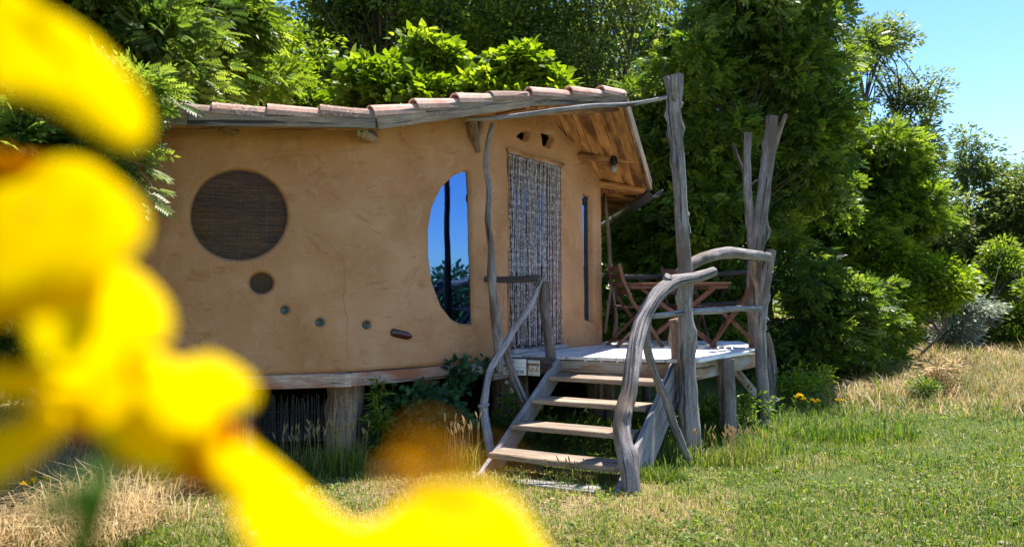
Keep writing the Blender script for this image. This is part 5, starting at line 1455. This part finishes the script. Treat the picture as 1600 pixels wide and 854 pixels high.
wildflower(92, 846, 4.1, 'small yellow bloom low in the grass at the bottom left corner', 3, 80)
wildflower(60, 750, 4.6, 'small yellow wildflower in the straw at the left edge', 3, 81)
wildflower(1205, 735, 6.0, 'tiny white wildflower in the green weeds right of the tall pole', 2, 82, 'flower_white')
wildflower(800, 600, 6.8, 'white umbel bloom under the curved rail left of the stairs', 3, 83, 'flower_white')

# stones in the grass
for i, (px, py, D, r, lab) in enumerate(((1568, 846, 4.25, 0.028, 'pale flat stone in the lawn at the bottom right corner'), (178, 828, 4.3, 0.02, 'small white stone in the grass at the bottom left'), (400, 846, 4.2, 0.05, 'flat brown stone at the bottom under the yellow petals'))):
    c = at(px, py, D); v, f, l = sphere_data((0, 0, 0), r, 12, 7, 0.45)
    v = [q * (1 + 0.25 * mnoise.noise(q * 30 + Vector((i, 0, 0)))) for q in v]
    o = mesh_obj('stone', v, f, M['stone'], lp=l, smooth=True); o.location = (c.x, c.y, gz(c.x, c.y) + r * 0.2); tag(o, lab, 'stone')

# ---------------- yellow flowers right before the lens ----------------
def petal_mesh(px_pts, D, bow, tilt=0.0, thick=0.0003, slim=0.86):
    out = smooth_poly(px_pts, 5); cx = sum(p[0] for p in out) / len(out); cy = sum(p[1] for p in out) / len(out)
    out = [(cx + (x - cx) * slim, cy + (y - cy) * slim) for x, y in out]
    xs_ = [p[0] for p in out]; ys_ = [p[1] for p in out]; w = max(max(xs_) - min(xs_), max(ys_) - min(ys_)) / 2
    rings = (0.0, 0.3, 0.6, 0.85, 1.0); V = []; n = len(out); Fc = []
    for sgn in (0, 1):
        base = len(V)
        for r_ in rings[1:]:
            for (x, y) in out:
                X = cx + (x - cx) * r_; Y = cy + (y - cy) * r_
                DD = D * (1 - 1.2 * (Y - cy) / 1160 + bow * r_ * r_ + tilt * (X - cx) / w * 0.1 + 0.012 * math.sin((X + Y) * 0.05))
                V.append(at(X, Y, DD + sgn * thick))
        V.append(at(cx, cy, D * 1.0 + sgn * thick)); cidx = len(V) - 1
        for j in range(n):
            k = (j + 1) % n
            tri = (cidx, base + j, base + k); Fc.append(tri if sgn else tri[::-1])
            for q in range(len(rings) - 2):
                a = base + q * n
                f = (a + j, a + n + j, a + n + k, a + k); Fc.append(f if sgn else f[::-1])
    m_ = (len(rings) - 2) * n; tot = len(V) // 2
    for j in range(n):
        k = (j + 1) % n; Fc.append((m_ + j, m_ + k, tot + m_ + k, tot + m_ + j))
    return V, Fc
def flower(label, base_px, D, petals, anthers, stems):
    root = thing('yellow_flower', label, 'flower', at(*base_px, D))
    for pts, dd, bow, tl in petals:
        V, Fc = petal_mesh(pts, D * dd, bow, tl)
        o = mesh_obj('petal', [v - root.location for v in V], Fc, M['petal'], root, smooth=True)
    for (cx, cy, rx, ry, dd) in anthers:
        parts = []; g = random.Random(int(cx))
        for i in range(46):
            a = g.random() * math.tau; q = math.sqrt(g.random())
            c = at(cx + math.cos(a) * rx * q, cy + math.sin(a) * ry * q, D * dd * g.uniform(0.97, 1.03)) - root.location
            parts.append(sphere_data(c, 0.0010 * g.uniform(0.8, 1.5), 6, 4, 1.6))
        V, Fc, L = merge(parts); mesh_obj('anthers', V, Fc, M['anther'], root, tint=np.full(len(V), 0.5))['kind'] = 'stuff'
    for pts, r in stems:
        V, Fc, L = tube_data([at(x, y, D * dd) - root.location for x, y, dd in pts], r, sides=8, step=0.004, rough=0.05)
        mesh_obj('stem', V, Fc, M['stem'], root, lp=L, tint=np.full(len(V), 0.5), smooth=True)
FD = 0.135
flower('blurred yellow flower at the upper left, one long petal crossing the roof end', (60, 330), FD, [
    ([(-60, -70), (40, -18), (135, 38), (195, 98), (238, 158), (250, 215), (228, 246), (185, 240), (112, 194), (40, 160), (-60, 124)], 1.0, 0.02, 0.4),
    ([(-60, 310), (20, 272), (75, 232), (140, 236), (190, 270), (240, 325), (242, 375), (215, 412), (170, 450), (60, 470), (-60, 480)], 1.05, 0.02, -0.4),
    ([(-60, 360), (60, 350), (150, 380), (180, 440), (120, 500), (40, 510), (-60, 505)], 1.08, 0.02, 0.3)],
    [(60, 270, 30, 20, 1.3), (5, 265, 26, 18, 1.3)], [([(60, 330, 1.1), (-60, 420, 1.12)], [0.0012, 0.0015])])
flower('blurred yellow flower at the middle left with short rounded petals over the wall', (150, 520), FD, [
    ([(30, 400), (120, 375), (205, 400), (262, 450), (286, 500), (272, 545), (215, 562), (150, 600), (80, 610), (38, 560), (15, 480)], 0.98, 0.02, 0.4),
    ([(60, 540), (150, 520), (225, 570), (272, 630), (302, 690), (294, 742), (252, 762), (210, 744), (158, 690), (95, 645)], 1.02, 0.02, -0.3),
    ([(-60, 566), (20, 568), (90, 572), (150, 590), (130, 640), (40, 630), (-60, 626)], 1.03, 0.02, 0.3),
    ([(-60, 682), (30, 648), (95, 606), (145, 612), (125, 655), (66, 716), (15, 752), (-60, 780)], 1.02, 0.02, 0.3),
    ([(170, 560), (232, 540), (275, 560), (332, 548), (382, 572), (414, 606), (404, 640), (350, 665), (300, 690), (230, 670)], 1.0, 0.02, 0.4)],
    [(125, 655, 44, 26, 1.2), (190, 700, 36, 22, 1.2), (330, 690, 44, 26, 1.15), (310, 735, 34, 18, 1.15), (360, 735, 30, 18, 1.15)],
    [([(170, 600, 1.1), (165, 690, 1.15), (155, 770, 1.15), (110, 900, 1.2)], [0.0016, 0.002, 0.0025, 0.0025]), ([(70, 800, 0.8), (150, 765, 0.8), (160, 745, 0.8)], [0.0022, 0.0028, 0.002])])
flower('blurred yellow flower along the bottom edge with wide petals over the grass', (520, 860), FD, [
    ([(285, 640), (345, 652), (415, 700), (475, 752), (540, 810), (620, 870), (580, 960), (440, 960), (375, 860), (335, 760), (300, 705)], 1.0, 0.02, 0.4),
    ([(540, 900), (570, 810), (630, 768), (700, 735), (760, 738), (812, 772), (850, 820), (878, 900), (800, 980), (640, 980)], 1.0, 0.02, -0.4),
    ([(390, 800), (480, 775), (560, 812), (640, 810), (660, 980), (400, 980)], 1.06, 0.02, 0.4)],
    [(345, 700, 50, 30, 1.12)],
    [([(500, 900, 1.1), (420, 1000, 1.2)], [0.0015, 0.002])])
# small bud very close to the lens: reads as a soft amber veil
root = thing('flower_bud', 'small soft amber flower bud hovering blurred before the foot of the stairs', 'flower bud', at(720, 790, 0.062))
for dd_, pp in ((0.052, [(655, 690), (680, 688), (690, 712), (672, 735), (654, 720)]), (0.066, [(630, 715), (668, 700), (705, 735), (690, 760), (640, 752)]), (0.085, [(600, 730), (640, 722), (665, 748), (640, 772), (604, 762)]),
                (0.052, [(752, 735), (775, 732), (782, 752), (758, 758)]), (0.072, [(700, 745), (740, 738), (765, 758), (730, 775), (700, 768)])):
    V, Fc = petal_mesh(pp, dd_, 0.03)
    mesh_obj('petal', [p - root.location for p in V], Fc, M['anther'], root, smooth=True)
V, Fc, L = tube_data([at(668, 730, 0.061) - root.location, at(720, 800, 0.062) - root.location, at(770, 740, 0.061) - root.location], [0.0003, 0.0004, 0.0003], sides=6, step=0.002)
mesh_obj('stem', V, Fc, M['stem'], root, lp=L, tint=np.full(len(V), 0.5), smooth=True)

# ---------------- put every root Empty at its thing's base ----------------
from mathutils import Matrix
bpy.context.view_layer.update()
for o in list(C.objects):
    if o.type == 'EMPTY' and o.parent is None and o.location.length < 1e-6 and o.children:
        lo = Vector((1e9,) * 3); hi = Vector((-1e9,) * 3)
        for c in o.children:
            for q in c.bound_box:
                w = c.matrix_world @ Vector(q)
                lo = Vector(map(min, lo, w)); hi = Vector(map(max, hi, w))
        b = Vector(((lo.x + hi.x) / 2, (lo.y + hi.y) / 2, lo.z))
        o.location = b
        for c in o.children: c.matrix_parent_inverse = Matrix.Translation(-b)
